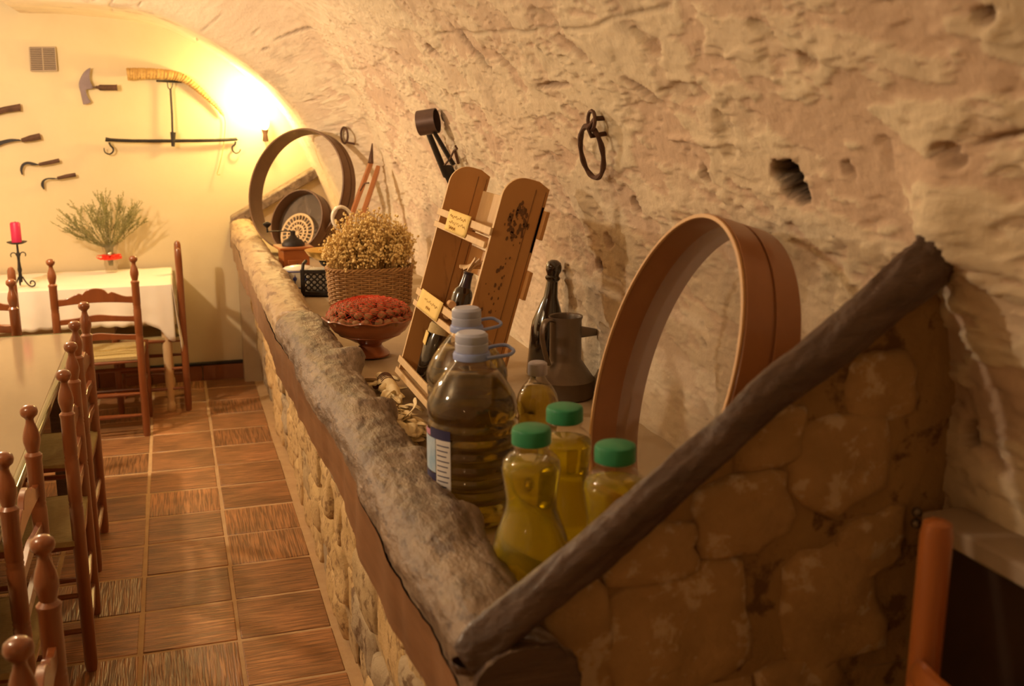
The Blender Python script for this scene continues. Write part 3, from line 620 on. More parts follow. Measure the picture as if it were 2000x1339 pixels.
for k in range(44):
    az=rr.uniform(0,2*PI); lean=rr.uniform(.05,1.0)**.8*1.25; L_=rr.uniform(.24,.37)*(1-.05*lean); d=Vector((math.cos(az)*math.sin(lean),.40*math.sin(az)*math.sin(lean),math.cos(lean)))
    base=Vector((.012*math.cos(az),.012*math.sin(az),.03)); pts=[];n=9
    pts=[base,Vector((0.03*d.x,.03*d.y,.14))]
    p=pts[-1]; 
    for j in range(n): d2=(d+Vector((0,0,.25*(j/n)))).normalized(); p=p+d2*(L_-.0)/n+Vector((rr.uniform(-1,1),rr.uniform(-1,1),rr.uniform(-1,1)))*.004; pts.append(p)
    b=B(); b.tube(pts,.0013,4,cap=False)
    def leaves(P,dens,b):
        for i in range(1,len(P)-1):
            seg=P[i+1]-P[i]
            for q in range(dens):
                o=P[i]+seg*rr.random(); l=rr.uniform(.008,.018); r3=Vector((rr.uniform(-1,1),rr.uniform(-1,1),rr.uniform(-.3,1))).normalized(); dd=(seg.normalized()*.6+r3).normalized()
                s1=dd.orthogonal().normalized()*.0016; s2=dd.cross(s1).normalized()*.0012
                b.add([o,o+dd*l*.5+s1,o+dd*l*.5-s1,o+dd*l,o+dd*l*.5+s2],[(0,1,4),(0,4,2),(1,3,4),(4,3,2),(0,2,3,1)])
    leaves(pts,11,b)
    for s_ in range(3):
        i=rr.randint(4,len(pts)-3); q=[pts[i]]; dd=(pts[i+1]-pts[i]).normalized()+Vector((rr.uniform(-1,1),rr.uniform(-1,1),rr.uniform(-.2,.8)))*.7; dd.normalize()
        for j in range(5): q.append(q[-1]+dd*.014+Vector((rr.uniform(-1,1),rr.uniform(-1,1),rr.uniform(-1,1)))*.002)
        b.tube(q,.0009,4,cap=False); leaves(q,8,b)
    b.build('sprig','leaf',hb,smooth=False)
# ---------------------------------------------------------------- things on the back wall
YW=YB-.012
def bw(px,py,off=.0): return onY(px,py,YW-off)
def plate(name,pix,mat,par,th=.005,off=.01,**k):
    P=[bw(x,y,off) for x,y in pix]; b=B(); n=len(P); b.prism([(p.x,p.z) for p in P],(0,YW-off,0),(1,0,0),(0,0,1),th); return b.build(name,mat,par,bevel=.0012,**k)
def bar(name,pix,r,mat,par,off=.014,seg=8):
    b=B(); b.tube([bw(x,y,off) for x,y in pix],r,seg); return b.build(name,mat,par)
def smooth(pts,n=6):
    o=[]; m=len(pts)
    for i in range(m-1):
        p0=pts[max(i-1,0)];p1=pts[i];p2=pts[i+1];p3=pts[min(i+2,m-1)]
        for k in range(n):
            f=k/n; o.append(tuple(.5*((2*p1[a])+(-p0[a]+p2[a])*f+(2*p0[a]-5*p1[a]+4*p2[a]-p3[a])*f*f+(-p0[a]+3*p1[a]-3*p2[a]+p3[a])*f**3) for a in range(len(p1))))
    return o+[pts[-1]]
o0=bw(83,115); vt=thing('vent_grille','square slatted ventilation grille high on the back wall','vent',(0,0,0))
plate('vent_back',[(58,93),(107,92),(111,138),(61,139)],'ventdark',vt,.004,.004)
bar('frame',[(58,92),(107,92)],.003,'vent',vt,.008,4); bar('frame',[(61,139),(111,138)],.003,'vent',vt,.008,4); bar('frame',[(57,92),(60,139)],.003,'vent',vt,.008,4); bar('frame',[(107,92),(111,138)],.003,'vent',vt,.008,4); bar('divider',[(82,92),(85,139)],.003,'vent',vt,.009,4)
for k in range(13): f=(k+.5)/13; bar('louvre',[(58+3*f,93+46*f),(107+4*f,92+46*f)],.0026,'vent',vt,.008,4)
bh=thing('billhook','dark billhook with crescent blade and back spur, on the upper back wall','tool')
plate('blade',[(177,132)]+smooth([(172,134),(163,142),(156,155),(154,166),(157,180),(162,203)],4)+[(163,204),(172,203),(178,199)]+smooth([(178,199),(172,190),(168,176),(178,174),(182,172)],4)[1:]+smooth([(181,168),(177,160),(175,148),(177,132)],4)[1:-1],'steel',bh,.005,.016)
bar('tang',[(178,170),(190,170)],.004,'steel',bh,.016)
bar('handle',smooth([(187,170),(195,171),(212,171),(222,171),(229,171)],3),[.009]*3+[.017]*9+[.020],'rust',bh,.018)
def sickle(label,blade,hand):
    t=thing('sickle',label,'sickle',group='sickles on the back wall'); plate('blade',blade,'iron',t,.004,.016); bar('handle',hand,[.009,.012,.012],'rust',t,.018); return t
sickle('upper of the two small black sickles on the back wall, its hook opening down',smooth([(42,341),(39,331),(42,321),(50,316),(60,316),(74,320)],5)+smooth([(80,322),(66,323),(54,321),(47,324),(44,332),(45,341)],5),[(76,321),(98,317),(116,313)])
sickle('lower small black sickle on the back wall, nearest the rosemary',smooth([(85,370),(80,362),(82,353),(90,348),(100,347),(112,348)],5)+smooth([(118,349),(104,350),(94,350),(87,354),(86,361),(87,369)],5),[(112,348),(130,344),(148,341)])
kn=thing('pruning_knife','black pruning knife with wooden handle cut by the left edge, above the sickles','knife')
plate('blade',smooth([(-60,292),(-30,282),(0,275),(20,271),(38,272)],4)+smooth([(44,275),(24,277),(5,282),(-30,296),(-58,300)],4),'iron',kn,.004,.016); bar('handle',[(42,274),(60,270),(79,266)],[.011,.018,.019],'rust',kn,.018)
kn=thing('pruning_knife','uppermost dark-handled knife at the left edge of the back wall','knife')
bar('handle',[(-20,222),(10,214),(36,210),(40,210)],[.017,.018,.020,.023],'rust',kn,.018); plate('blade',[(-80,232),(-20,216),(-18,228),(-76,246)],'iron',kn,.004,.016)
# esparto whip / horn
wp=smooth([(248,145),(270,144),(300,144),(335,147),(360,154),(385,172),(405,190),(425,210),(437,226)],5); n=len(wp)
pl=thing('esparto_plait','thick plaited esparto whip tapering to a thin lash, hung on the back wall','whip')
P=[bw(x,y,.03) for x,y in wp]; b=B(); b.tube(P,[.030*(1-(i/n)**1.25)+.006+.002*math.sin(i*2.2) for i in range(n)],12); b.build('plait','straw',pl)
b=B(); b.tube([bw(x,y,.02) for x,y in smooth([(437,226),(440,240),(438,270),(434,300),(428,325),(424,340),(430,341)],4)],.0028,6); b.build('lash','straw',pl)
for i in range(1,n-3,1):
    b=B(); t=(P[i+1]-P[i]).normalized(); r=.030*(1-(i/n)**1.25)+.0065; u=t.orthogonal().normalized(); v=t.cross(u); b.tube([P[i]+(u*math.cos(a)+v*math.sin(a))*r+t*.006*math.sin(a) for a in [2*PI*k/12 for k in range(12)]],.0028,5,closed=True); b.build('binding','straw',pl)
# balance beam
bl=thing('balance_beam','iron balance beam with two hooks hanging from a rod on the back wall','scale')
bar('top_bar',[(305,158),(335,159),(355,160)],[.005,.007,.005],'iron',bl,.02); 
b=B(); b.tube([bw(*p,.022) for p in smooth([(327,160),(328,170),(332,174),(336,170),(338,160)],4)],.0035,6); b.build('stirrup','iron',bl)
bar('rod',[(333,174),(336,225),(337,262)],.0065,'iron',bl,.022); bar('pivot',[(338,258),(338,286)],[.017,.010],'iron',bl,.024)
bar('beam',smooth([(206,272),(216,273),(260,275),(338,275),(420,274),(458,272),(463,271)],2),[.013]*2+[.010]*10+[.008],'iron',bl,.024)
for pts in ([(213,278),(216,284),(221,290),(220,297),(213,301),(205,297),(203,289)],[(460,276),(459,282),(454,286),(454,293),(460,299),(467,297),(470,291)]):
    b=B(); q=smooth(pts,4); b.tube([bw(*p,.024) for p in q],[.0065-.0035*i/len(q) for i in range(len(q))],7); b.build('hook','iron',bl)
# wall sconce
sc=thing('wall_sconce','small candle-shaped wall lamp glowing on the back wall beside the balance beam','lamp')
p0=bw(518,262,.07); b=B(); b.lathe([(.016,-.045),(.018,-.04),(.014,.0),(.02,.02),(.022,.028)],14,p0); b.build('lamp_holder','rust',sc)
b=B(); b.tube([p0+Vector((0,0,-.035)),p0+Vector((0,.04,-.045)),p0+Vector((0,.075,-.03))],.005,8); b.build('bracket','iron',sc)
b=B(); b.lathe([(.010,.028),(.024,.05),(.028,.075),(.018,.105),(.006,.125),(.0005,.132)],16,p0); b.build('flame_bulb','lampglow',sc)
# ---------------------------------------------------------------- hoops / sieves
def frame(yaw,tilt):
    n0=Vector((math.cos(yaw),-math.sin(yaw),0)); h=Vector((math.sin(yaw),math.cos(yaw),0)); u=Vector((0,0,1))*math.cos(tilt)+n0*math.sin(tilt); n=n0*math.cos(tilt)-Vector((0,0,1))*math.sin(tilt); return h,u,n
def sieve(name,label,cat,C,r,yaw,tilt,dep,wood,gz,gpos=.5,th=.005,oval=1.0,lap=True):
    h,u,n=frame(yaw,tilt); t=thing(name,label,cat,C)
    def ring(r0,r1,d0,d1,seg=96,close=True):
        b=B(); V=[];Fc=[]
        for k in range(seg):
            a=2*PI*k/seg; e=h*math.cos(a)+u*math.sin(a)*oval
            for rr_,dd in ((r0,d0),(r1,d0),(r1,d1),(r0,d1)): V.append(e*rr_+n*dd)
        for k in range(seg):
            j=(k+1)%seg
            for q in range(4): Fc.append((4*k+q,4*j+q,4*j+(q+1)%4,4*k+(q+1)%4))
        b.add(V,Fc); return b
    m=dep*gpos
    ring(r-th,r,0,dep).build('inner_hoop',wood,t,bevel=.001)
    if lap:
        ring(r+.0005,r+th*.8,.004,m-.003).build('outer_hoop',wood,t,bevel=.001); ring(r+.0005,r+th*.8,m+.003,dep-.002).build('outer_hoop',wood,t,bevel=.001)
    ring(r-th*1.1,r+th*.4,-.002,.003).build('rim_edge','hoopedge' if wood=='hoop' else wood,t,bevel=.0008)
    if gz:
        b=B(); b.lathe([(.0005,0),(r*.5,0),(r-th,0)],72,fr=Matrix((h,u*oval,n)).transposed()); o=b.build('sieve_mesh',gz,t,smooth=False); o.location=n*(m)
    return t,(h,u,n)
nr,nx_,ny_,nt_,nyw=.297,.812,1.675,.306,.105
C=Vector((nx_,ny_,ZC+.002+nr*1.0*math.cos(nt_)+.105*math.sin(nt_)))
t,fr=sieve('large_sieve','large beech-hoop sieve leaning on the wall behind the green-capped bottles','sieve',C,nr,nyw,nt_,.105,'hoop','gauze',.52,oval=1.0)
h,u,n=fr; b=B(); q=(h*math.cos(-2.70)+u*math.sin(-2.70)); b=B(); b.ball(( (-h*.99+u*.10)*(nr+.005)+n*.03),.010,10,6,(1,1,1)); b.build('rivet','hoop',t)
C=Vector((.628,5.82,ZC+.002+.332*math.cos(.28)+.1*math.sin(.28)))
sieve('large_old_sieve','largest dark wooden hoop at the far end of the counter, before the slanting beam','sieve',C,.332,-.727,.281,.10,'hoopold',None,.6,th=.006)
C=Vector((.615,5.70,ZC+.002+.172*math.cos(.39)+.08*math.sin(.39)))
t,fr=sieve('small_sieve','small dark wooden sieve holding a straw doily, inside the largest far hoop','sieve',C,.172,-.746,.394,.085,'hoopold','gauzed',.75,th=.005)
h,u,n=fr
# doily: pierced disc made of ring segments and spokes
dl=thing('straw_doily','round openwork straw doily leaning inside the small dark sieve','doily',C+n*.035-u*.060-h*(-.005)); dl.scale=(1.18,)*3
def disc(r0,r1,seg=60): 
    b=B(); V=[];Fc=[]
    for k in range(seg):
        a=2*PI*k/seg; e=h*math.cos(a)+u*math.sin(a); V+= [e*r0-n*.002,e*r1-n*.002,e*r1+n*.002,e*r0+n*.002]
    for k in range(seg):
        j=(k+1)%seg
        for q in range(4): Fc.append((4*k+q,4*j+q,4*j+(q+1)%4,4*k+(q+1)%4))
    b.add(V,Fc); return b
b=B(); b.lathe([(.0005,0),(.010,0)],20,fr=Matrix((h,u,n)).transposed()); b.build('centre','doily',dl,solid=.004)
for a,c in ((.030,.040),(.053,.062),(.083,.094)): disc(a,c).build('straw_ring','doily',dl)
for r0,r1,k_ in ((.009,.031,10),(.039,.054,20),(.061,.084,26)):
    for k in range(k_):
        a=2*PI*k/k_; e=h*math.cos(a)+u*math.sin(a); b=B(); b.tube([e*r0,e*(r0+r1)/2,e*r1],[.0035,.0022,.0055] if k_>12 else [.002,.003,.005],6); b.build('spoke','doily',dl)
# ---------------------------------------------------------------- coffee grinder, scale, bowl, jug, bar
gp=onY(553,520,5.10); g=thing('coffee_grinder','wooden coffee grinder with iron crank beside the log at the far end','grinder',(.535,5.14,ZC+.001),rotz=.1)
b=B(); b.box((0,0,.008),(.165,.165,.016)); b.build('base_board','grinderwood',g,bevel=.003)
b=B(); b.box((0,0,.065),(.125,.125,.10)); b.build('box','grinderwood',g,bevel=.002)
b=B(); b.box((0,-.066,.045),(.085,.008,.045)); dr=b.build('drawer','grinderwood',g,bevel=.002); b=B(); b.ball((0,-.076,.045),.007); b.build('knob','iron',dr)
b=B(); b.box((0,0,.123),(.165,.165,.013)); b.build('top_board','grinderwood',g,bevel=.004)
b=B(); b.lathe([(.055,.130),(.054,.14),(.040,.155),(.020,.168),(.012,.18),(.012,.20),(.001,.202)],24); b.build('iron_dome','iron',g)
b=B(); b.tube([(0,0,.195),(-.02,-.004,.20),(-.125,-.02,.205)],[.006,.0045,.0045],8,flat=.6); b.build('crank','iron',g)
b=B(); b.lathe([(.004,.20),(.004,.222),(.012,.228),(.020,.238),(.020,.243),(.008,.250),(.001,.251)],16,(-.125,-.02,0)); b.build('crank_knob','iron',g)
# balance scale with brass pan and black perforated front
s_=thing('kitchen_scale','black cast-iron scale with pierced front and brass pan, beside the wicker basket','scale',(.583,4.47,ZC+.001),rotz=-.35)
b=B(); b.box((0,0,.012),(.16,.11,.02)); b.build('base','iron',s_,bevel=.003)
for x in (-.075,.075): b=B(); b.box((x,-.05,.06),(.018,.014,.11)); b.build('post','iron',s_,bevel=.003)
b=B(); b.box((0,-.05,.105),(.165,.012,.016)); b.build('top_bar','iron',s_,bevel=.002)
for i in range(5):
    for j in range(3):
        c=(-.052+.026*i,-.05,.036+.024*j); b=B(); b.tube([Vector(c)+Vector((.011*math.cos(a),0,.010*math.sin(a))) for a in [2*PI*k/10 for k in range(10)]],.0035,5,closed=True); b.build('pierced_ring','iron',s_)
b=B(); b.box((0,.02,.06),(.13,.09,.095)); b.build('enamel_box','white',s_,bevel=.004)
for x in (-.075,.075): b=B(); b.tube([(x,-.05,.11),(x,-.03,.135),(x,.02,.14)],.007,8); b.build('arm','iron',s_)
b=B(); b.lathe([(.02,.138),(.06,.146),(.085,.165),(.10,.185),(.104,.186),(.088,.163),(.06,.1475),(.001,.144)],32,(.02,.05,0)); b.build('brass_pan','brass',s_)
b=B(); b.lathe([(.001,.10),(.035,.12),(.045,.138),(.001,.139)],20,(.02,.05,0)); b.build('pan_holder','iron',s_)
bb_=thing('china_bowl','blue-and-white china pot beside the black scale','pot',(.508,4.70,ZC+.001))
b=B(); b.lathe([(.060,0),(.064,.004),(.066,.04),(.064,.075),(.070,.080),(.070,.084),(.060,.082),(.058,.04),(.055,.01),(.001,.008)],32); b.build('pot_body','white',bb_)
for z,r in ((.077,.0685),(.005,.0655)): b=B(); b.tube([(r*math.cos(a),r*math.sin(a),z) for a in [2*PI*k/36 for k in range(36)]],.0022,5,closed=True); b.build('blue_band','blue',bb_)
for k in range(9):
    a=2*PI*k/9+.15; d=Vector((math.cos(a),math.sin(a),0)); b=B(); b.ball(d*.0655+Vector((0,0,.045)),.010,8,6,(.35 if abs(d.x)>.7 else 1,.35 if abs(d.x)<=.7 else 1,1)); b.tube([d*.066+Vector((0,0,.02)),d*.0665+Vector((0,0,.04)),d*.066+Vector((0,0,.065))],[.001,.003,.001],5); b.build('blue_flower','blue',bb_)
b=B(); b.lathe([(.066,.084),(.062,.089),(.03,.096),(.001,.098)],32); b.build('lid','white',bb_)
jg=thing('white_jug','white china jug with loop handle, half hidden behind the dried flowers','jug',(.80,4.72,ZC+.001))
b=B(); b.lathe([(.05,0),(.06,.01),(.078,.08),(.075,.14),(.055,.20),(.052,.26),(.060,.29),(.056,.29),(.047,.26),(.05,.2),(.07,.14),(.072,.08),(.052,.015),(.001,.012)],28); b.build('jug_body','white',jg)
hp=onY(672,412,4.72)-Vector((.80,4.72,ZC)); b=B(); b.tube(smooth([(-.04,0,.29),(-.06,0,.33),(-.093,0,.348),(-.125,0,.328),(-.13,0,.285),(-.105,0,.245),(-.06,0,.22)],4),.013,10,flat=.6); b.build('loop_handle','white',jg)
# wooden tongs tool near the far wall
tt=thing('wooden_clamp_tool','tall reddish wooden tool with a hinged frame and iron tip, leaning behind the flowers','tool')
def tl(px,py,x): return onX(px,py,x)
for a,c,w in (((694,400),(724,318),.020),((715,400),(738,330),.018)):
    A=tl(*a,.90); Cc=tl(*c,.995); ax=(Cc-A).normalized(); b=B(); side=ax.cross(Vector((1,0,0))).normalized(); nn_=ax.cross(side); 
    rot=Matrix((side,nn_,ax)).transposed(); L_=(Cc-A).length+.35; b.box(A+ax*((Cc-A).length/2-.175),(w*3.0,.022,L_),rot); b.build('wooden_arm','toolwood',tt,bevel=.003)
A=tl(724,318,.985); Cc=tl(727,280,1.0); b=B(); b.tube([A,Cc],[.016,.003],6); b.build('iron_tip','rust',tt)
b=B(); b.tube([tl(704,372,.90),tl(712,358,.90),tl(720,357,.905)],.004,6); b.build('iron_loop','rust',tt)
# rings on the wall
def wallring(label,px,py,rx,rz,w,tilt=.15,par=None):
    q=wallhit(px,py); t=thing('iron_ring',label,'ring'); c=q+Vector((-.03,0,0)); 
    return t,c
t,c=wallring('large rusty iron ring hanging from a staple on the rough wall, above the crate',1178,298,0,0,0)
nrm=Vector((.35,0,.94)); nrm.normalize(); rg=[]
pts=[]; dn=Vector((.12,.35,-.93)).normalized(); sd_=Vector((-.2,.98,.3)).normalized()
top=wallhit(1185,250)+Vector((-.035,0,-.0)); bot=wallhit(1172,342)+Vector((-.025,0,0)); cc=(top+bot)/2; uu=(top-bot)/2; hh=Vector((-.10,.95,0)).normalized(); hh=(hh-uu.normalized()*hh.dot(uu.normalized())).normalized()*uu.length*.46
b=B(); b.tube([cc+uu*math.sin(a)*.98+hh*math.cos(a) for a in [2*PI*k/40 for k in range(40)]],[.0065+.001*math.sin(k*1.3) for k in range(40)],8,closed=True); b.build('ring','rust',t)
b=B(); stp=top+Vector((0,0,.0)); b.tube([stp+Vector((.06,-.012,.025)),stp+Vector((.0,-.01,.022)),stp+Vector((-.012,0,.0)),stp+Vector((.0,.01,-.018)),stp+Vector((.06,.012,-.01))],.006,8); b.build('staple','rust',t)
b=B(); b.tube([stp+Vector((-.004,.022*math.cos(a),.018+.022*math.sin(a))) for a in [2*PI*k/16 for k in range(16)]],.0045,6,closed=True); b.build('small_link','rust',t)
t=thing('iron_ring','small iron ring on the far vault above the largest hoop','ring')
c=wallhit(681,262)+Vector((-.025,-.01,-.005)); b=B(); b.tube([c+Vector((.012*math.cos(a),-.040*math.cos(a),.042*math.sin(a))) for a in [2*PI*k/24 for k in range(24)]],.006,6,closed=True); b.build('ring','rust',t)
b=B(); b.tube([c+Vector((.0,-.03,-.035)),c+Vector((.05,-.035,-.045))],.006,6); b.build('peg','rust',t)
# black iron tool behind the crate (round collar on twin bars)
t=thing('iron_collar_tool','black iron tool with a wide round collar on twin bars, behind the crate top','tool')
def wp_(px,py,off): 
    q=wallhit(px,py); r=ray(px,py).normalized(); return q-r*off
cA=wp_(836,238,.20); ax=Vector((.93,.05,.20)).normalized(); ax2=(R@Vector((1,.10,.25))).normalized(); fr_=ax2.to_track_quat('Z','Y').to_matrix()
b=B(); b.lathe([(.047,-.036),(.047,.036),(.043,.036),(.043,-.036),(.047,-.036)],32,cA,fr_); b.build('collar','steel',t)
for (a,c_) in (((848,258),(886,322)),((838,262),(872,345))):
    A=wp_(*a,.19); C_=wp_(*c_,.10); b=B(); b.tube([A,A*.5+C_*.5,C_],[.016,.018,.018],8,flat=.5); b.build('bar','iron',t)
A=wp_(872,325,.11); C_=wp_(905,395,.07); b=B(); b.tube([A,C_],[.030,.034],8,flat=.35); b.build('blade','iron',t)
b=B(); b.tube([wp_(868,323,.12),wp_(880,308,.13),wp_(886,295,.12),wp_(893,290,.10),wp_(889,284,.1)],.004,6); b.build('link','rust',t)
b=B(); b.tube([wp_(889,295,.1),wp_(895,318,.08)],.006,6); b.build('chain_end','rust',t)
# ---------------------------------------------------------------- wicker basket and dried flowers
bk=thing('wicker_basket','oval wicker basket of dried flowers behind the bowl of walnuts','basket',(.735,4.19,ZC+.001),rotz=-.05)
def bell(a,z,g=0): 
    e=1+.06*z/.15; ca,sa=math.cos(a),math.sin(a); p=2.6; r=1/((abs(ca)**p+abs(sa)**p)**(1/p)); return Vector(((.160*e+g)*r*ca,(.105*e+g)*r*sa,z))
NS=34
for row in range(17):
    z=.008+row*.0082; b=B(); ph=row%2; pts=[]
    for k in range(NS*4): a=2*PI*k/(NS*4); pts.append(bell(a,z,.0042*math.cos(PI*(k/4*1.0+ph))*1.0))
    b.tube(pts,.0037,6,closed=True); b.build('weaver','wicker',bk)
for k in range(NS):
    a=2*PI*(k)/NS; b=B(); b.tube([bell(a,.0),bell(a,.07),bell(a,.15)],.0032,5); b.build('stake','wicker',bk)
for s2 in (0,1,2):
    b=B(); b.tube([bell(2*PI*k/120,.151+.006*math.sin(k*.9+s2*2.09),.006*math.cos(k*.9+s2*2.09)) for k in range(120)],.0042,6,closed=True); b.build('rim_braid','wicker',bk)
b=B(); b.lathe([(.001,.006),(.9,.006),(.9,.0)],40,fn=lambda r,z,a:((bell(a,0).length if r>.5 else .001),z)); b.build('basket_base','wicker',bk)
rf=random.Random(31); b=B(); bs=B(); ico=None
import bmesh
bmm=bmesh.new(); bmesh.ops.create_icosphere(bmm,subdivisions=1,radius=1); IV=[v.co.copy() for v in bmm.verts]; IF=[[v.index for v in f.verts] for f in bmm.faces]; bmm.free()
def blob(b,c,r,sc=(1,1,1)):
    q=Euler((rf.random()*6,rf.random()*6,rf.random()*6)).to_matrix(); b.add([c+q@Vector((p.x*r*sc[0]*rf.uniform(.75,1.2),p.y*r*sc[1]*rf.uniform(.75,1.2),p.z*r*sc[2]*rf.uniform(.75,1.2))) for p in IV],IF)
for k in range(560):
    a=rf.uniform(0,2*PI); q=math.sqrt(rf.random()); bx=.13*q*math.cos(a); by=.08*q*math.sin(a)
    H_=rf.uniform(.60,1.0)*(.365-.10*q*q)+rf.uniform(-.02,.035); tx=bx*1.33+rf.uniform(-.02,.02); ty=by*1.45+rf.uniform(-.02,.02)
    p0=Vector((bx,by,.05)); p3=Vector((tx,ty,H_)); mid=Vector((bx*1.25,by*1.25,H_*.55)); bs.tube([p0,mid,p3],.0011,4,cap=False)
    for i in range(rf.randint(4,7)):
        o=p3+Vector((rf.gauss(0,.010),rf.gauss(0,.010),rf.gauss(-.012,.012))); blob(b,o,rf.uniform(.0035,.0068))
        if i%2==0: bs.tube([mid*.35+p3*.65,o],.0008,3,cap=False)
    for i in range(2):
        f=rf.uniform(.35,.9); o=mid*(1-f)+p3*f+Vector((rf.gauss(0,.008),rf.gauss(0,.008),0)); blob(b,o,rf.uniform(.002,.0035))
df=thing('dried_flowers','dense golden dried flowers filling the wicker basket','flowers',(.735,4.19,ZC+.001))
b.build('flower_heads','flower',df,kind='stuff'); bs.build('flower_stems','stem',df,kind='stuff')
# ---------------------------------------------------------------- bowl of walnuts
bp_=Vector((.575,3.30,ZC)); bo=thing('footed_bowl','footed brown terracotta bowl with fluted rim holding walnuts','bowl',(bp_.x,bp_.y,ZC+.001))
def flute(r,z,a):
    k=max(0,(z-.085)/.04); return r+.0045*k*math.cos(a*10),z+.004*k*math.cos(a*10)
b=B(); b.lathe([(.060,0),(.062,.006),(.056,.014),(.044,.022),(.036,.034),(.040,.042),(.055,.048),(.085,.064),(.098,.070),(.101,.074),(.116,.084),(.130,.104),(.138,.122),(.150,.127),(.148,.131),(.133,.126),(.122,.108),(.10,.085),(.05,.06),(.001,.055)],80,fn=flute); b.build('bowl_body','terra',bo,angle=50)
b=B(); b.tube([(.0995*math.cos(a),.0995*math.sin(a),.0725) for a in [2*PI*k/60 for k in range(60)]],.0022,6,closed=True); b.build('raised_band','terra',bo)
bmm=bmesh.new(); bmesh.ops.create_icosphere(bmm,subdivisions=2,radius=1)
for v in bmm.verts:
    p=v.co; w=1+.035*math.sin(p.x*9+p.z*5)*math.sin(p.y*8+1)+ (.05*max(0,1-abs(p.x)/.14)); v.co=Vector((p.x*.92*w,p.y*w,p.z*1.10*w))
nm_=bpy.data.meshes.new('walnut'); bmm.to_mesh(nm_); bmm.free(); nm_.materials.append(MT['nut']); nm_.polygons.foreach_set('use_smooth',[True]*len(nm_.polygons))
nuts=[]; rn=random.Random(9)
def dome(r): return .118+.068*math.sqrt(max(0,1-(r/.148)**2))
tries=0
while tries<9000 and len(nuts)<130:
    tries+=1; a=rn.uniform(0,2*PI); r=.130*math.sqrt(rn.random()); x,y=r*math.cos(a),r*math.sin(a); z=dome(r)-.012
    if r>.118: z=.128
    if all((x-p[0])**2+(y-p[1])**2+(z-p[2])**2>.0245**2 for p in nuts): nuts.append((x,y,z))
for i,(x,y,z) in enumerate(nuts):
    o=bpy.data.objects.new('walnut',nm_); COL.objects.link(o); s2=rn.uniform(.0130,.0150); o.scale=(s2,s2,s2*1.02); o.location=(bp_.x+x,bp_.y+y,ZC+z); o.rotation_euler=(rn.random()*6,rn.random()*6,rn.random()*6)
    tag(o,'brown walnut heaped under red netting in the footed bowl','walnut','walnuts in the footed bowl')
b=B(); V={}
for ri in range(22):
    r=.004+.136*ri/21
    for k in range(72): a=2*PI*(k+.5*(ri%2))/72; V[ri,k]=Vector((r*math.cos(a),r*math.sin(a),dome(r)+.0035+.004*math.sin(a*17+ri*1.3)*min(1,r*20)-(.012 if ri>19 else 0)))
for ri in range(21):
    for k in range(72):
        if k%(4 if ri<5 else 2): continue
        for kk in ((k+2)%72,(k-2)%72) if ri%2 else (k,(k+4)%72 if ri<4 else (k+2)%72): b.tube([V[ri,k],V[ri+1,kk]],.0005,3,cap=False)
b.build('net_weave','net',None); o=bpy.data.objects['net_weave']; o.name='net_bag'; o.location=(bp_.x,bp_.y,ZC); tag(o,'fine red net stretched over the walnuts','net')
# ---------------------------------------------------------------- corn husk braid
hk=thing('husk_bundle','braided bundle of dry pale corn husks tied with dark twine, lying beside the crate','husks')
hz=ZC+.002
def leafstrip(name,pts,w,mat='husk',par=hk,curl=.5):
    pts=[Vector(p) for p in pts]; n=len(pts); V=[]
    for i,p in enumerate(pts):
        t=(pts[min(i+1,n-1)]-pts[max(i-1,0)]).normalized(); s3=t.cross(Vector((0,0,1)))
        if s3.length<.1: s3=Vector((1,0,0))
        s3.normalize(); up=s3.cross(t); ww=w*math.sin(PI*(i+.6)/(n+.2))**.6
        for j in range(5): q=(j-2)/2; V.append(p+s3*q*ww+up*(curl*ww*(q*q)))
    Fc=[(i*5+j,i*5+j+1,(i+1)*5+j+1,(i+1)*5+j) for i in range(n-1) for j in range(4)]
    b=B(); b.add(V,Fc); return b.build(name,mat,par,solid=.0012,angle=180)
H0=onZ(748,742,hz+.03); H1=onZ(775,790,hz+.03); H2=onZ(790,835,hz+.03)
def hq(px,py,z=.03): return onZ(px,py,hz+z)
rh=random.Random(41)
b=B(); b.tube([hq(742,735,.028),hq(757,748,.03),hq(768,766,.028),hq(776,785,.022)],[.014,.021,.020,.014],12); b.build('husk_core','husk',hk)
for k in range(5): 
    c=hq(752+k*1.6,741+k*2.4,.030); dd=(hq(775,790)-hq(742,735)).normalized(); u_=dd.orthogonal().normalized(); v_=dd.cross(u_); b=B(); b.tube([c+(u_*math.cos(a)+v_*math.sin(a))*.0205 for a in [2*PI*j/16 for j in range(16)]],.0022,5,closed=True); b.build('twine','twine',hk)
b=B(); b.tube([hq(747,742,.026),hq(732,741,.022),hq(715,741,.018)],[.009,.008,.008],8); b.build('stalk','palewood',hk)
b=B(); b.tube([hq(745,745,.018),hq(733,754,.014)],[.012,.010],8); b.build('stalk','twine',hk)
for k in range(46):
    f=rh.random(); px=742+f*72; py=738+f*112; A=hq(px+rh.uniform(-7,7),py+rh.uniform(-7,7),rh.uniform(.012,.040)); d=(hq(820,865)-hq(745,735)).normalized()
    a=rh.uniform(-1.0,1.0); d=Matrix.Rotation(a,3,'Z')@d; L_=rh.uniform(.03,.075); up=rh.uniform(-.3,.5); pts=[A+d*L_*t+Vector((0,0,max(-.01,up*L_*t*(1-t)*2))) for t in (0,.2,.4,.6,.8,1)]
    leafstrip('husk',pts,rh.uniform(.006,.014),curl=rh.uniform(-.8,.9))
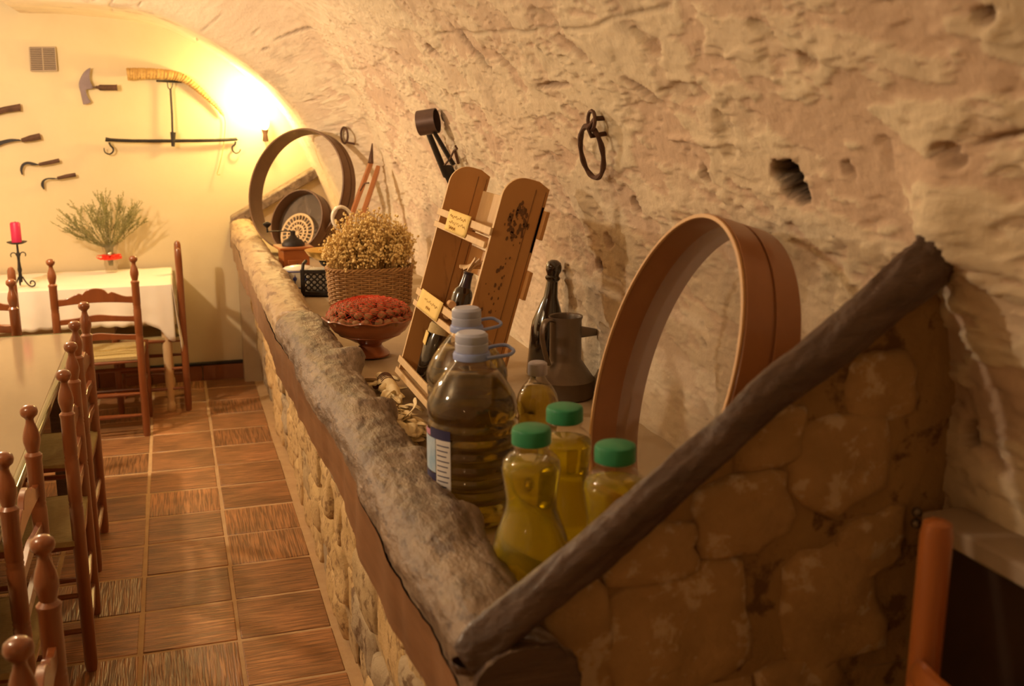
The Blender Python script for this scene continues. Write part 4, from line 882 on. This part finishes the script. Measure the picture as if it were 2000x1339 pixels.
for (px,py,r) in ((770,852,.030),(795,858,.032),(812,850,.024)):
    c=hq(px,py-8,r*.8)
    for k in range(9):
        a=2*PI*k/9; pts=[]
        for j in range(7):
            t=j/6; rr_=r*math.sin(PI*min(.98,t*.93+.05))*.98; ax=(hq(px,py-8,r*.8)-hq(px-16,py-34,r*.8)).normalized(); u_=ax.orthogonal().normalized(); v_=ax.cross(u_); pts.append(c+ax*(-r*1.3+2.4*r*t)+(u_*math.cos(a)+v_*math.sin(a))*rr_)
        leafstrip('husk',pts,.013,curl=-.4)
b=B(); b.tube(smooth([tuple(hq(790,815,.035)),tuple(hq(803,803,.05)),tuple(hq(811,790,.05)),tuple(hq(809,777,.04))],4),[.006]*12+[.002],8,flat=.3); b.build('curled_husk','husk',hk)
# ---------------------------------------------------------------- crate
zf=ZC+.045; of=onZ(777,724,zf); tp=onY(886,316,of.y); tlt=math.atan2(tp.x-of.x,tp.z-of.z)
uA=Vector((math.sin(tlt),0,math.cos(tlt))); dA=Vector((math.cos(tlt),0,-math.sin(tlt))); wA=Vector((0,-1,0))
Hc=(tp-of).length; Dc=.112
tn=onX(993,333,tp.x); Wc=of.y-tn.y
#print('crate',of,tp,tlt,Hc,'width',Wc)
cr=thing('wooden_crate','upright wooden bottle crate with rounded side boards and yellow cards, leaning on the wall','crate',of,rot=None)
cr.rotation_euler=(0,0,0)
def cl(w,d,u): return wA*w+dA*d+uA*u
def cpl(px,py,d=0):      # photo point on the crate's own front plane (d behind it)
    r=ray(px,py); o=of+dA*d; k=(o-Vector((0,0,CH))).dot(dA)/r.dot(dA); p=Vector((0,0,CH))+r*k-of; return p.dot(wA),p.dot(uA)
def cbox(name,w,d,u,mat,par=cr,bev=.0015):    # ranges
    b=B(); V=[cl(w[i],d[j],u[k]) for k in (0,1) for (i,j) in ((0,0),(1,0),(1,1),(0,1))]; b.add(V,[(3,2,1,0),(4,5,6,7),(0,1,5,4),(1,2,6,5),(2,3,7,6),(3,0,4,7)]); return b.build(name,mat,par,bevel=bev,angle=30)
def side(w0,w1):
    pts=[(0,0),(Dc,0),(Dc,Hc-.012)]+[(Dc-.03,Hc)]+[(.055-.055*math.sin(a),Hc-.055+.055*math.cos(a)) for a in [PI/2*k/8 for k in range(9)]]
    b=B(); k=len(pts); V=[cl(w0,x,y) for x,y in pts]+[cl(w1,x,y) for x,y in pts]; b.add(V,[tuple(range(k)),tuple(reversed(range(k,2*k)))]+[(i,k+i,k+(i+1)%k,(i+1)%k) for i in range(k)]); 
    o=b.build('side_board','crate',cr,bevel=.001,angle=30); o.data.materials.append(MT['crateedge'])
    for p in o.data.polygons:
        if abs(p.normal.y)<.5: p.material_index=1
    return o
side(0,.011); side(Wc-.012,Wc)
b=B(); rk=random.Random(4)
for k in range(120):
    if k<85: a=rk.uniform(0,2*PI); rr2=abs(rk.gauss(.023,.006)); c=(.055+rr2*math.cos(a)*.85,Hc-.105+rr2*math.sin(a)*1.35)
    else: c=(rk.gauss(.050,.012),Hc-.105-abs(rk.gauss(0,.15)))
    q=rk.uniform(.0015,.0052)*(1 if k<85 else .9); ph=rk.random()*6; V=[cl(Wc+.0003+.0001*(k%5),c[0]+q*rk.uniform(.6,1)*math.cos(t_*PI/3.5+ph),c[1]+q*1.8*rk.uniform(.6,1)*math.sin(t_*PI/3.5+ph)) for t_ in range(7)]
    b.add(V,[tuple(range(7))])
b.build('burnt_knot','soot',cr,smooth=False,kind='stuff',label='dark burnt knot mark on the near side board')
for w0,w1 in ((.0115,.0119),(Wc,Wc+.0006)):
    for dd in (.078,.104): cbox('board_seam',(w0,w1),(dd,dd+.0012),(.0,Hc-.02),'soot',bev=0)
SH=[(.005,.016),(.265,.281),(.455,.471)]
UU=[0.03,.235,.455]
# find shelf heights from the photo: shelves' front edges at the far board
us=[cpl(784,690)[1],cpl(822,560)[1],cpl(865,405)[1]]; ub=[cpl(778,722)[1],cpl(815,592)[1],cpl(856,438)[1]]
#print('slats',us,ub)
for k,(a,c_) in enumerate(zip(us,ub)):
    a-=.010
    cbox('rail_slat',(-.006,Wc+.004 if k else Wc-.012),(-.007,-.0005),(a-.013,a+.006),'crateedge')
    cbox('shelf_board',(.011,Wc-.012),(-.003,Dc+(.0)),(c_-.005,c_+.005),'crateedge' if k==0 else 'crate')
    cbox('shelf_lip',(-.004,Wc-.012),(-.008,-.0005),(c_-.008,c_+.008),'crateedge')
for uu in (.40,.20,.56): cbox('back_slat',(-.01,Wc+.018),(Dc,Dc+.010),(uu*Hc/.66-.04,uu*Hc/.66+.03),'crate')
cbox('back_slat',(0,Wc),(Dc-.010,Dc),(Hc-.17,Hc-.055),'crateedge')
for k in (1,2):
    a=us[k]+.004; c_=ub[k]-.004; w0=cpl(886,410)[0] if k==2 else cpl(832,565)[0]; w1=cpl(928,425)[0] if k==2 else cpl(874,590)[0]
    b=B()
    def card(u,v): 
        sh=.02*(1-v) if k==1 else .012*(1-v)**6; return cl(w0+(w1-w0)*u-sh*(1-v),-.0100-.0012*math.sin(v*PI)*(1)-.001*math.sin(u*PI),c_+(a-c_)*v)
    b.grid(card,8,8); o=b.build('price_card','paper',None,solid=.0006); o.name='paper_card'; o.location=of
    tag(o,'upper yellow handwritten card on the crate' if k==2 else 'lower yellow handwritten card on the crate','card')
    lines=[(.72,.12,.85),(.45,.15,.9),(.2,.2,.5)] if k==2 else [(.62,.25,.85),(.32,.38,.58)]
    for (v0,u0,u1) in lines:
        pts=[]; n=40
        for i in range(n): u_=u0+(u1-u0)*i/(n-1); pts.append(cl(w0+(w1-w0)*u_,-.0125,c_+(a-c_)*(v0+.055*math.sin(i*1.25)+.035*math.sin(i*.53+v0*9))))
        b=B(); b.tube(pts,.0007,4); b.build('handwriting','ink',o,label='faint handwritten line')
# bottles in the crate
def lbottle(par,prof,mat,seg=24,name='bottle_body'): b=B(); b.lathe(prof,seg); return b.build(name,mat,par)
WINE=[(.034,0),(.038,.004),(.038,.16),(.034,.185),(.018,.215),(.0145,.235),(.0145,.285)]
q=of+cl(Wc*.62,Dc*.42,us[1]-.20)
SB=(cpl(915,532,.055)[1]-ub[1])/.31
wb=thing('wine_bottle','dark bottle with plum neck capsule standing in the crate, its neck above the lower card','bottle',of+cl(cpl(905,570,.055)[0],.055,ub[1]+.006),rot=(0,tlt,0)); 
lbottle(wb,[(r*max(.72,SB),z*SB) for r,z in WINE],'darkglass'); b=B(); b.lathe([(r*max(.8,SB),z*SB) for r,z in ((.021,.205),(.0175,.235),(.0158,.285),(.0172,.288),(.0172,.300),(.0005,.302))],20); b.build('capsule','capsule',wb)
# jar with cloth lid
jr=thing('jar','dark glass jar with gold cloth lid and paper tag in the crate bottom','jar',of+cl(cpl(862,640,.05)[0],.050,ub[0]+.008),rot=(0,tlt,0))

uj=cpl(860,640,.05)[1]-ub[0]-.006
b=B(); b.lathe([(.034,0),(.037,.005),(.037,uj-.03),(.031,uj-.012),(.030,uj)],24); b.build('jar_body','darkglass',jr)
b=B(); b.lathe([(.035,uj-.016),(.034,uj-.008),(.0335,uj+.004),(.030,uj+.011),(.001,uj+.013)],24,fn=lambda r,z,a:(r+.0012*math.sin(a*12),z)); b.build('cloth_lid','burlap',jr)
b=B(); b.box((-.036,-.002,uj-.035),(.002,.030,.036),(.1,0,0)); b.build('paper_tag','paper',jr)
# corks on middle shelf and clothes pegs
rc=random.Random(2)
for k in range(5):
    o=B(); o.lathe([(.010,0),(.0108,.002),(.0108,.038),(.010,.040)],14,fr=None); ob=o.build('cork','cork'); w=cpl(880,550)[0]-.02+.024*(k%4)+.004*rc.random(); ob.location=of+cl(w,.020+.012*(k%2),ub[1]+.018+(.019 if k>=3 else 0)+.012); ob.rotation_euler=(1.45+rc.uniform(-.3,.3),rc.uniform(-.2,.2),rc.uniform(-.5,.9)); tag(ob,'pale cork lying on the middle shelf of the crate','cork','corks in the crate')
for k in range(4):
    pg=B(); 
    for s5 in (-1,1): pg.box((s5*.004,0,.0),(.005,.008,.062),(0,s5*.06,0))
    pg.tube([(-.006,0,.004),(.006,0,.004)],.003,6); ob=pg.build('clothes_peg','peg'); ob.location=of+cl(cpl(925-4*k,515,.05)[0],.050+.004*k,cpl(922,515+3*k,.05)[1]); ob.rotation_euler=(.9+.25*k,.3,.5*k); tag(ob,'wooden clothes peg clustered above the dark bottle neck in the crate','peg','clothes pegs in the crate')
for k in range(9):
    b=B(); w=cpl(866,550)[0]+.012*k; p=[of+cl(w+rc.uniform(-.01,.01)+.02*t,.012+.02*rc.random(),ub[1]+.014+.012*math.sin(PI*t)+.003*k%.01) for t in (0,.25,.5,.75,1)]; b.tube(p,.0028,6,flat=.5); ob=b.build('wood_curl','peg'); tag(ob,'pale wood curl in the little heap on the middle crate shelf','shaving','wood curls on the middle crate shelf')
# ---------------------------------------------------------------- oil bottles
def jug5(label,px,py,ang,lvl,lab):
    zt=1.332; Ht=zt-ZC; q=onZ(px,py+6,zt); t=thing('oil_jug',label,'bottle',(q.x,q.y,ZC+.001),rotz=0)
    def prof(g,full=True,top=None):
        P=[(.070,0),(.081,.004),(.0865,.014),(.0865,.03)]
        for k in range(7): z=.036+.026*k; P+= [(.0865,z),(.0870,z+.008),(.0835,z+.0125),(.0832,z+.0155),(.0865,z+.020)]
        P+=[(.0875,.222),(.0872,.232),(.083,.247),(.072,.267),(.058,.287),(.044,.304),(.034,.316),(.030,.322),(.029,.334)]
        P=[(r-g,max(z,g)) for r,z in P]
        if top: P=[p for p in P if p[1]<top]+[(np.interp(top,[p[1] for p in P],[p[0] for p in P]),top)]
        return P
    b=B(); b.lathe(prof(0),48); b.build('bottle_body','pet',t,angle=70)
    b=B(); b.lathe([(.0005,.0015)]+prof(.0015,top=lvl)+[(.0005,lvl)],48); b.build('oil','oild',t,angle=70)
    b=B(); b.lathe([(.0300,.333),(.0312,.335),(.0312,.350),(.0300,.351),(.0312,.353),(.0308,.366),(.026,.371),(.001,.372)],40,fn=lambda r,z,a:(r+(.0004 if r>.029 else 0)*math.cos(a*40),z)); b.build('screw_cap','capblue',t)
    b=B(); b.lathe([(.030,.318),(.0355,.320),(.0362,.328),(.034,.333),(.029,.334)],40); rg_=b.build('neck_ring','ringblue',t)
    d=Vector((math.cos(ang),math.sin(ang),0)); e=Vector((-math.sin(ang),math.cos(ang),0)); up=Vector((0,0,1))
    P=[d*.02+e*.03+up*.325,d*.05+e*.022+up*.335,d*.072+e*.016+up*.337,d*.080+e*.006+up*.333,d*.082-e*.006+up*.330,d*.072-e*.016+up*.326,d*.05-e*.022+up*.325,d*.02-e*.03+up*.325]
    b=B(); b.tube(smooth([tuple(p) for p in P],5),.0035,8); b.build('carry_loop','ringblue',t)
    if lab:
        for (z0,z1,a0,a1,mt) in ((.075,.178,-2.74,-2.33,'label'),(.178,.198,-2.95,-2.33,'labelblue'),(.11,.178,-3.5,-2.76,'labelcyan'),(.180,.192,-3.5,-2.97,'labelpink'),(.075,.108,-3.5,-2.76,'labelblue')):
            b=B(); b.grid(lambda u,v:((.0882)*math.cos(a0+(a1-a0)*u),.0882*math.sin(a0+(a1-a0)*u),z0+(z1-z0)*v),14,3); b.build('printed_label',mt,t)
        for k in range(9):
            z=.086+k*.010; b=B(); b.grid(lambda u,v:(.0886*math.cos(-2.70+.34*u*(.8+.2*((k*7)%3)/2)),.0886*math.sin(-2.70+.34*u*(.8+.2*((k*7)%3)/2)),z+.0022*v),8,2); b.build('print_line','labelblue',t)
    return t
jug5('front five-litre oil bottle, pale blue cap and carry loop, printed label on its left',921,642,.0,.292,True)
jug5('rear five-litre oil bottle with pale blue cap, half hidden behind the front one',911,594,.25,.285,False)
q=onZ(1050,708,1.195)
t=thing('oil_bottle','one-litre clear oil bottle with small lilac cap behind the green-capped bottles','bottle',(q.x,q.y,ZC+.001))
LP=[(.040,0),(.045,.005),(.046,.03)]+[(.046-.0025*(k%2),.035+.009*k) for k in range(10)]+[(.047,.130),(.0475,.145),(.044,.162),(.034,.180),(.022,.194),(.0165,.203),(.016,.215)]
b=B(); b.lathe(LP,36); b.build('bottle_body','pet',t,angle=70)
b=B(); b.lathe([(.0005,.002)]+[(r-.0015,max(z,.002)) for r,z in LP if z<.185]+[(.0005,.185)],36); b.build('oil','oilm',t,angle=70)
b=B(); b.lathe([(.0205,.207),(.0215,.209),(.0210,.233),(.018,.236),(.001,.237)],32,fn=lambda r,z,a:(r+(.0004 if r>.02 else 0)*math.cos(a*30),z)); b.build('screw_cap','capgrey',t)
GP=[(.052,0),(.060,.005),(.0640,.03),(.0655,.06),(.0640,.085),(.0585,.110),(.0490,.135),(.0425,.155),(.0415,.172),(.0440,.192),(.0470,.212),(.0480,.224),(.0455,.238),(.0360,.248),(.0285,.252),(.0270,.258),(.0300,.261),(.0300,.265),(.0260,.266),(.0260,.275)]
def green(label,px,py,sc=1.0):
    zt=ZC+.292*sc; q=onZ(px,py,zt); t=thing('green_cap_bottle',label,'bottle',(q.x,q.y,ZC+.001),group='green-capped oil bottles'); t.scale=(sc,)*3
    b=B(); b.lathe(GP,44); b.build('bottle_body','pet',t,angle=80)
    b=B(); L_=.232; b.lathe([(.0005,.002)]+[(r-.0015,max(z,.002)) for r,z in GP if z<L_]+[(.0445,L_),(.0005,L_)],44); b.build('oil','oily',t,angle=80)
    b=B(); b.lathe([(.0285,.264),(.0315,.266),(.0315,.286),(.0300,.290),(.026,.292),(.001,.2925)],48,fn=lambda r,z,a:(r+(.0006 if r>.029 else 0)*math.cos(a*44),z)); b.build('screw_cap','capgreen',t); return t
green('front green-capped bottle of yellow-green oil, nearest the log corner',1038,834)
green('middle green-capped oil bottle, directly behind the front one',1103,793)
green('right-hand green-capped oil bottle, partly behind the slanting beam',1202,867)
# dark wine bottle and zinc pitcher
q=onZ(1065,735,ZC); t=thing('dark_bottle','tall black glass bottle with sealed top beside the zinc pitcher','bottle',(q.x-.005,q.y+.01,ZC+.001),rot=(0,.10,0))
b=B(); b.lathe([(.045,0),(.050,.006),(.050,.14),(.047,.165),(.034,.205),(.021,.24),(.0175,.275),(.0165,.29)],32); b.build('bottle_body','darkglass',t)
b=B(); b.lathe([(.0165,.285),(.0185,.288),(.0225,.293),(.0225,.299),(.018,.303),(.019,.308),(.023,.318),(.0235,.330),(.020,.342),(.010,.349),(.001,.350)],28); b.build('sealed_top','darkglass',t)
q=onZ(1125,782,ZC); t=thing('zinc_pitcher','grey zinc measuring pitcher with cylindrical neck and angular handle','pitcher',(q.x-.01,q.y+.06,ZC+.001),rotz=.3)
k_=1.0
b=B(); b.lathe([(.078,0),(.080,.004),(.080,.045),(.082,.048),(.080,.051),(.046,.100),(.044,.104),(.044,.215),(.047,.222),(.047,.226),(.043,.224),(.041,.215),(.041,.11),(.001,.10)],40); b.build('pitcher_body','zinc',t,angle=35)
b=B(); b.tube(smooth([(-.040,.0,.215),(-.065,0,.220),(-.078,0,.205),(-.080,0,.17),(-.070,0,.13),(-.058,0,.095)],3),.011,8,flat=.45); b.build('handle','zinc',t)
b=B(); b.tube([(.035,-.01,.178),(.06,-.02,.176),(.085,-.028,.174)],[.018,.014,.010],12); b.build('side_spout','zinc',t)
# ---------------------------------------------------------------- shelf and chair post at the right
t=thing('wall_shelf','narrow painted shelf edge on the right wall at the right border','shelf')
p=onX(1800,995,1.03); q=onX(2000,1118,1.03)
b=B(); b.box((1.06,(p.y+q.y-.5)/2-.01,1.150),(.08,p.y-q.y+.5,.032)); b.build('shelf_board','pipe',t,bevel=.006)
for dz in (-.008,.010): b=B(); b.ball((1.022,p.y-.0,1.150+dz),.008); b.build('end_knob','zinc',t)
b=B(); b.box((1.075,(p.y+q.y-.5)/2-.01,.565),(.05,p.y-q.y+.5,1.13)); b.build('niche_shade_panel','nicheshade',t)  # dark sheet put in for the shade of the recess below the shelf
pt=onY(1832,1015,.98); t=thing('high_chair_post','orange varnished wooden chair-back post standing at the lower right','chair',(pt.x,pt.y,0))
b=B(); b.lathe([(.017,0),(.0195,.05),(.0195,pt.z-.02),(.017,pt.z-.004),(.010,pt.z),(.001,pt.z+.001)],20); b.build('post','orangewood',t)
b=B(); b.lathe([(.017,0),(.0195,.05),(.0195,pt.z-.02),(.017,pt.z-.004),(.010,pt.z),(.001,pt.z+.001)],20,(-.02,-.40,0)); b.build('post','orangewood',t)
for z in (pt.z-.20,pt.z-.34): b=B(); b.tube(smooth([(0,0,z-.01),(-.03,-.03,z+.015),(-.045,-.1,z+.02),(-.045,-.30,z+.02),(-.035,-.37,z+.015),(-.02,-.4,z-.01)],4),.012,8,flat=1.4); b.build('back_slat','orangewood',t)
for x,y in ((.0,0),(-.02,-.40)):
    b=B(); b.tube([(x,y,.55),(x-.34,y,.55)],.014,8); b.build('seat_rail','orangewood',t); b=B(); b.lathe([(.015,0),(.019,.05),(.019,.57)],12,(x-.34,y,0)); b.build('leg','orangewood',t)
b=B(); b.box((-.18,-.20,.56),(.36,.42,.025)); b.build('seat','rush',t,bevel=.008)
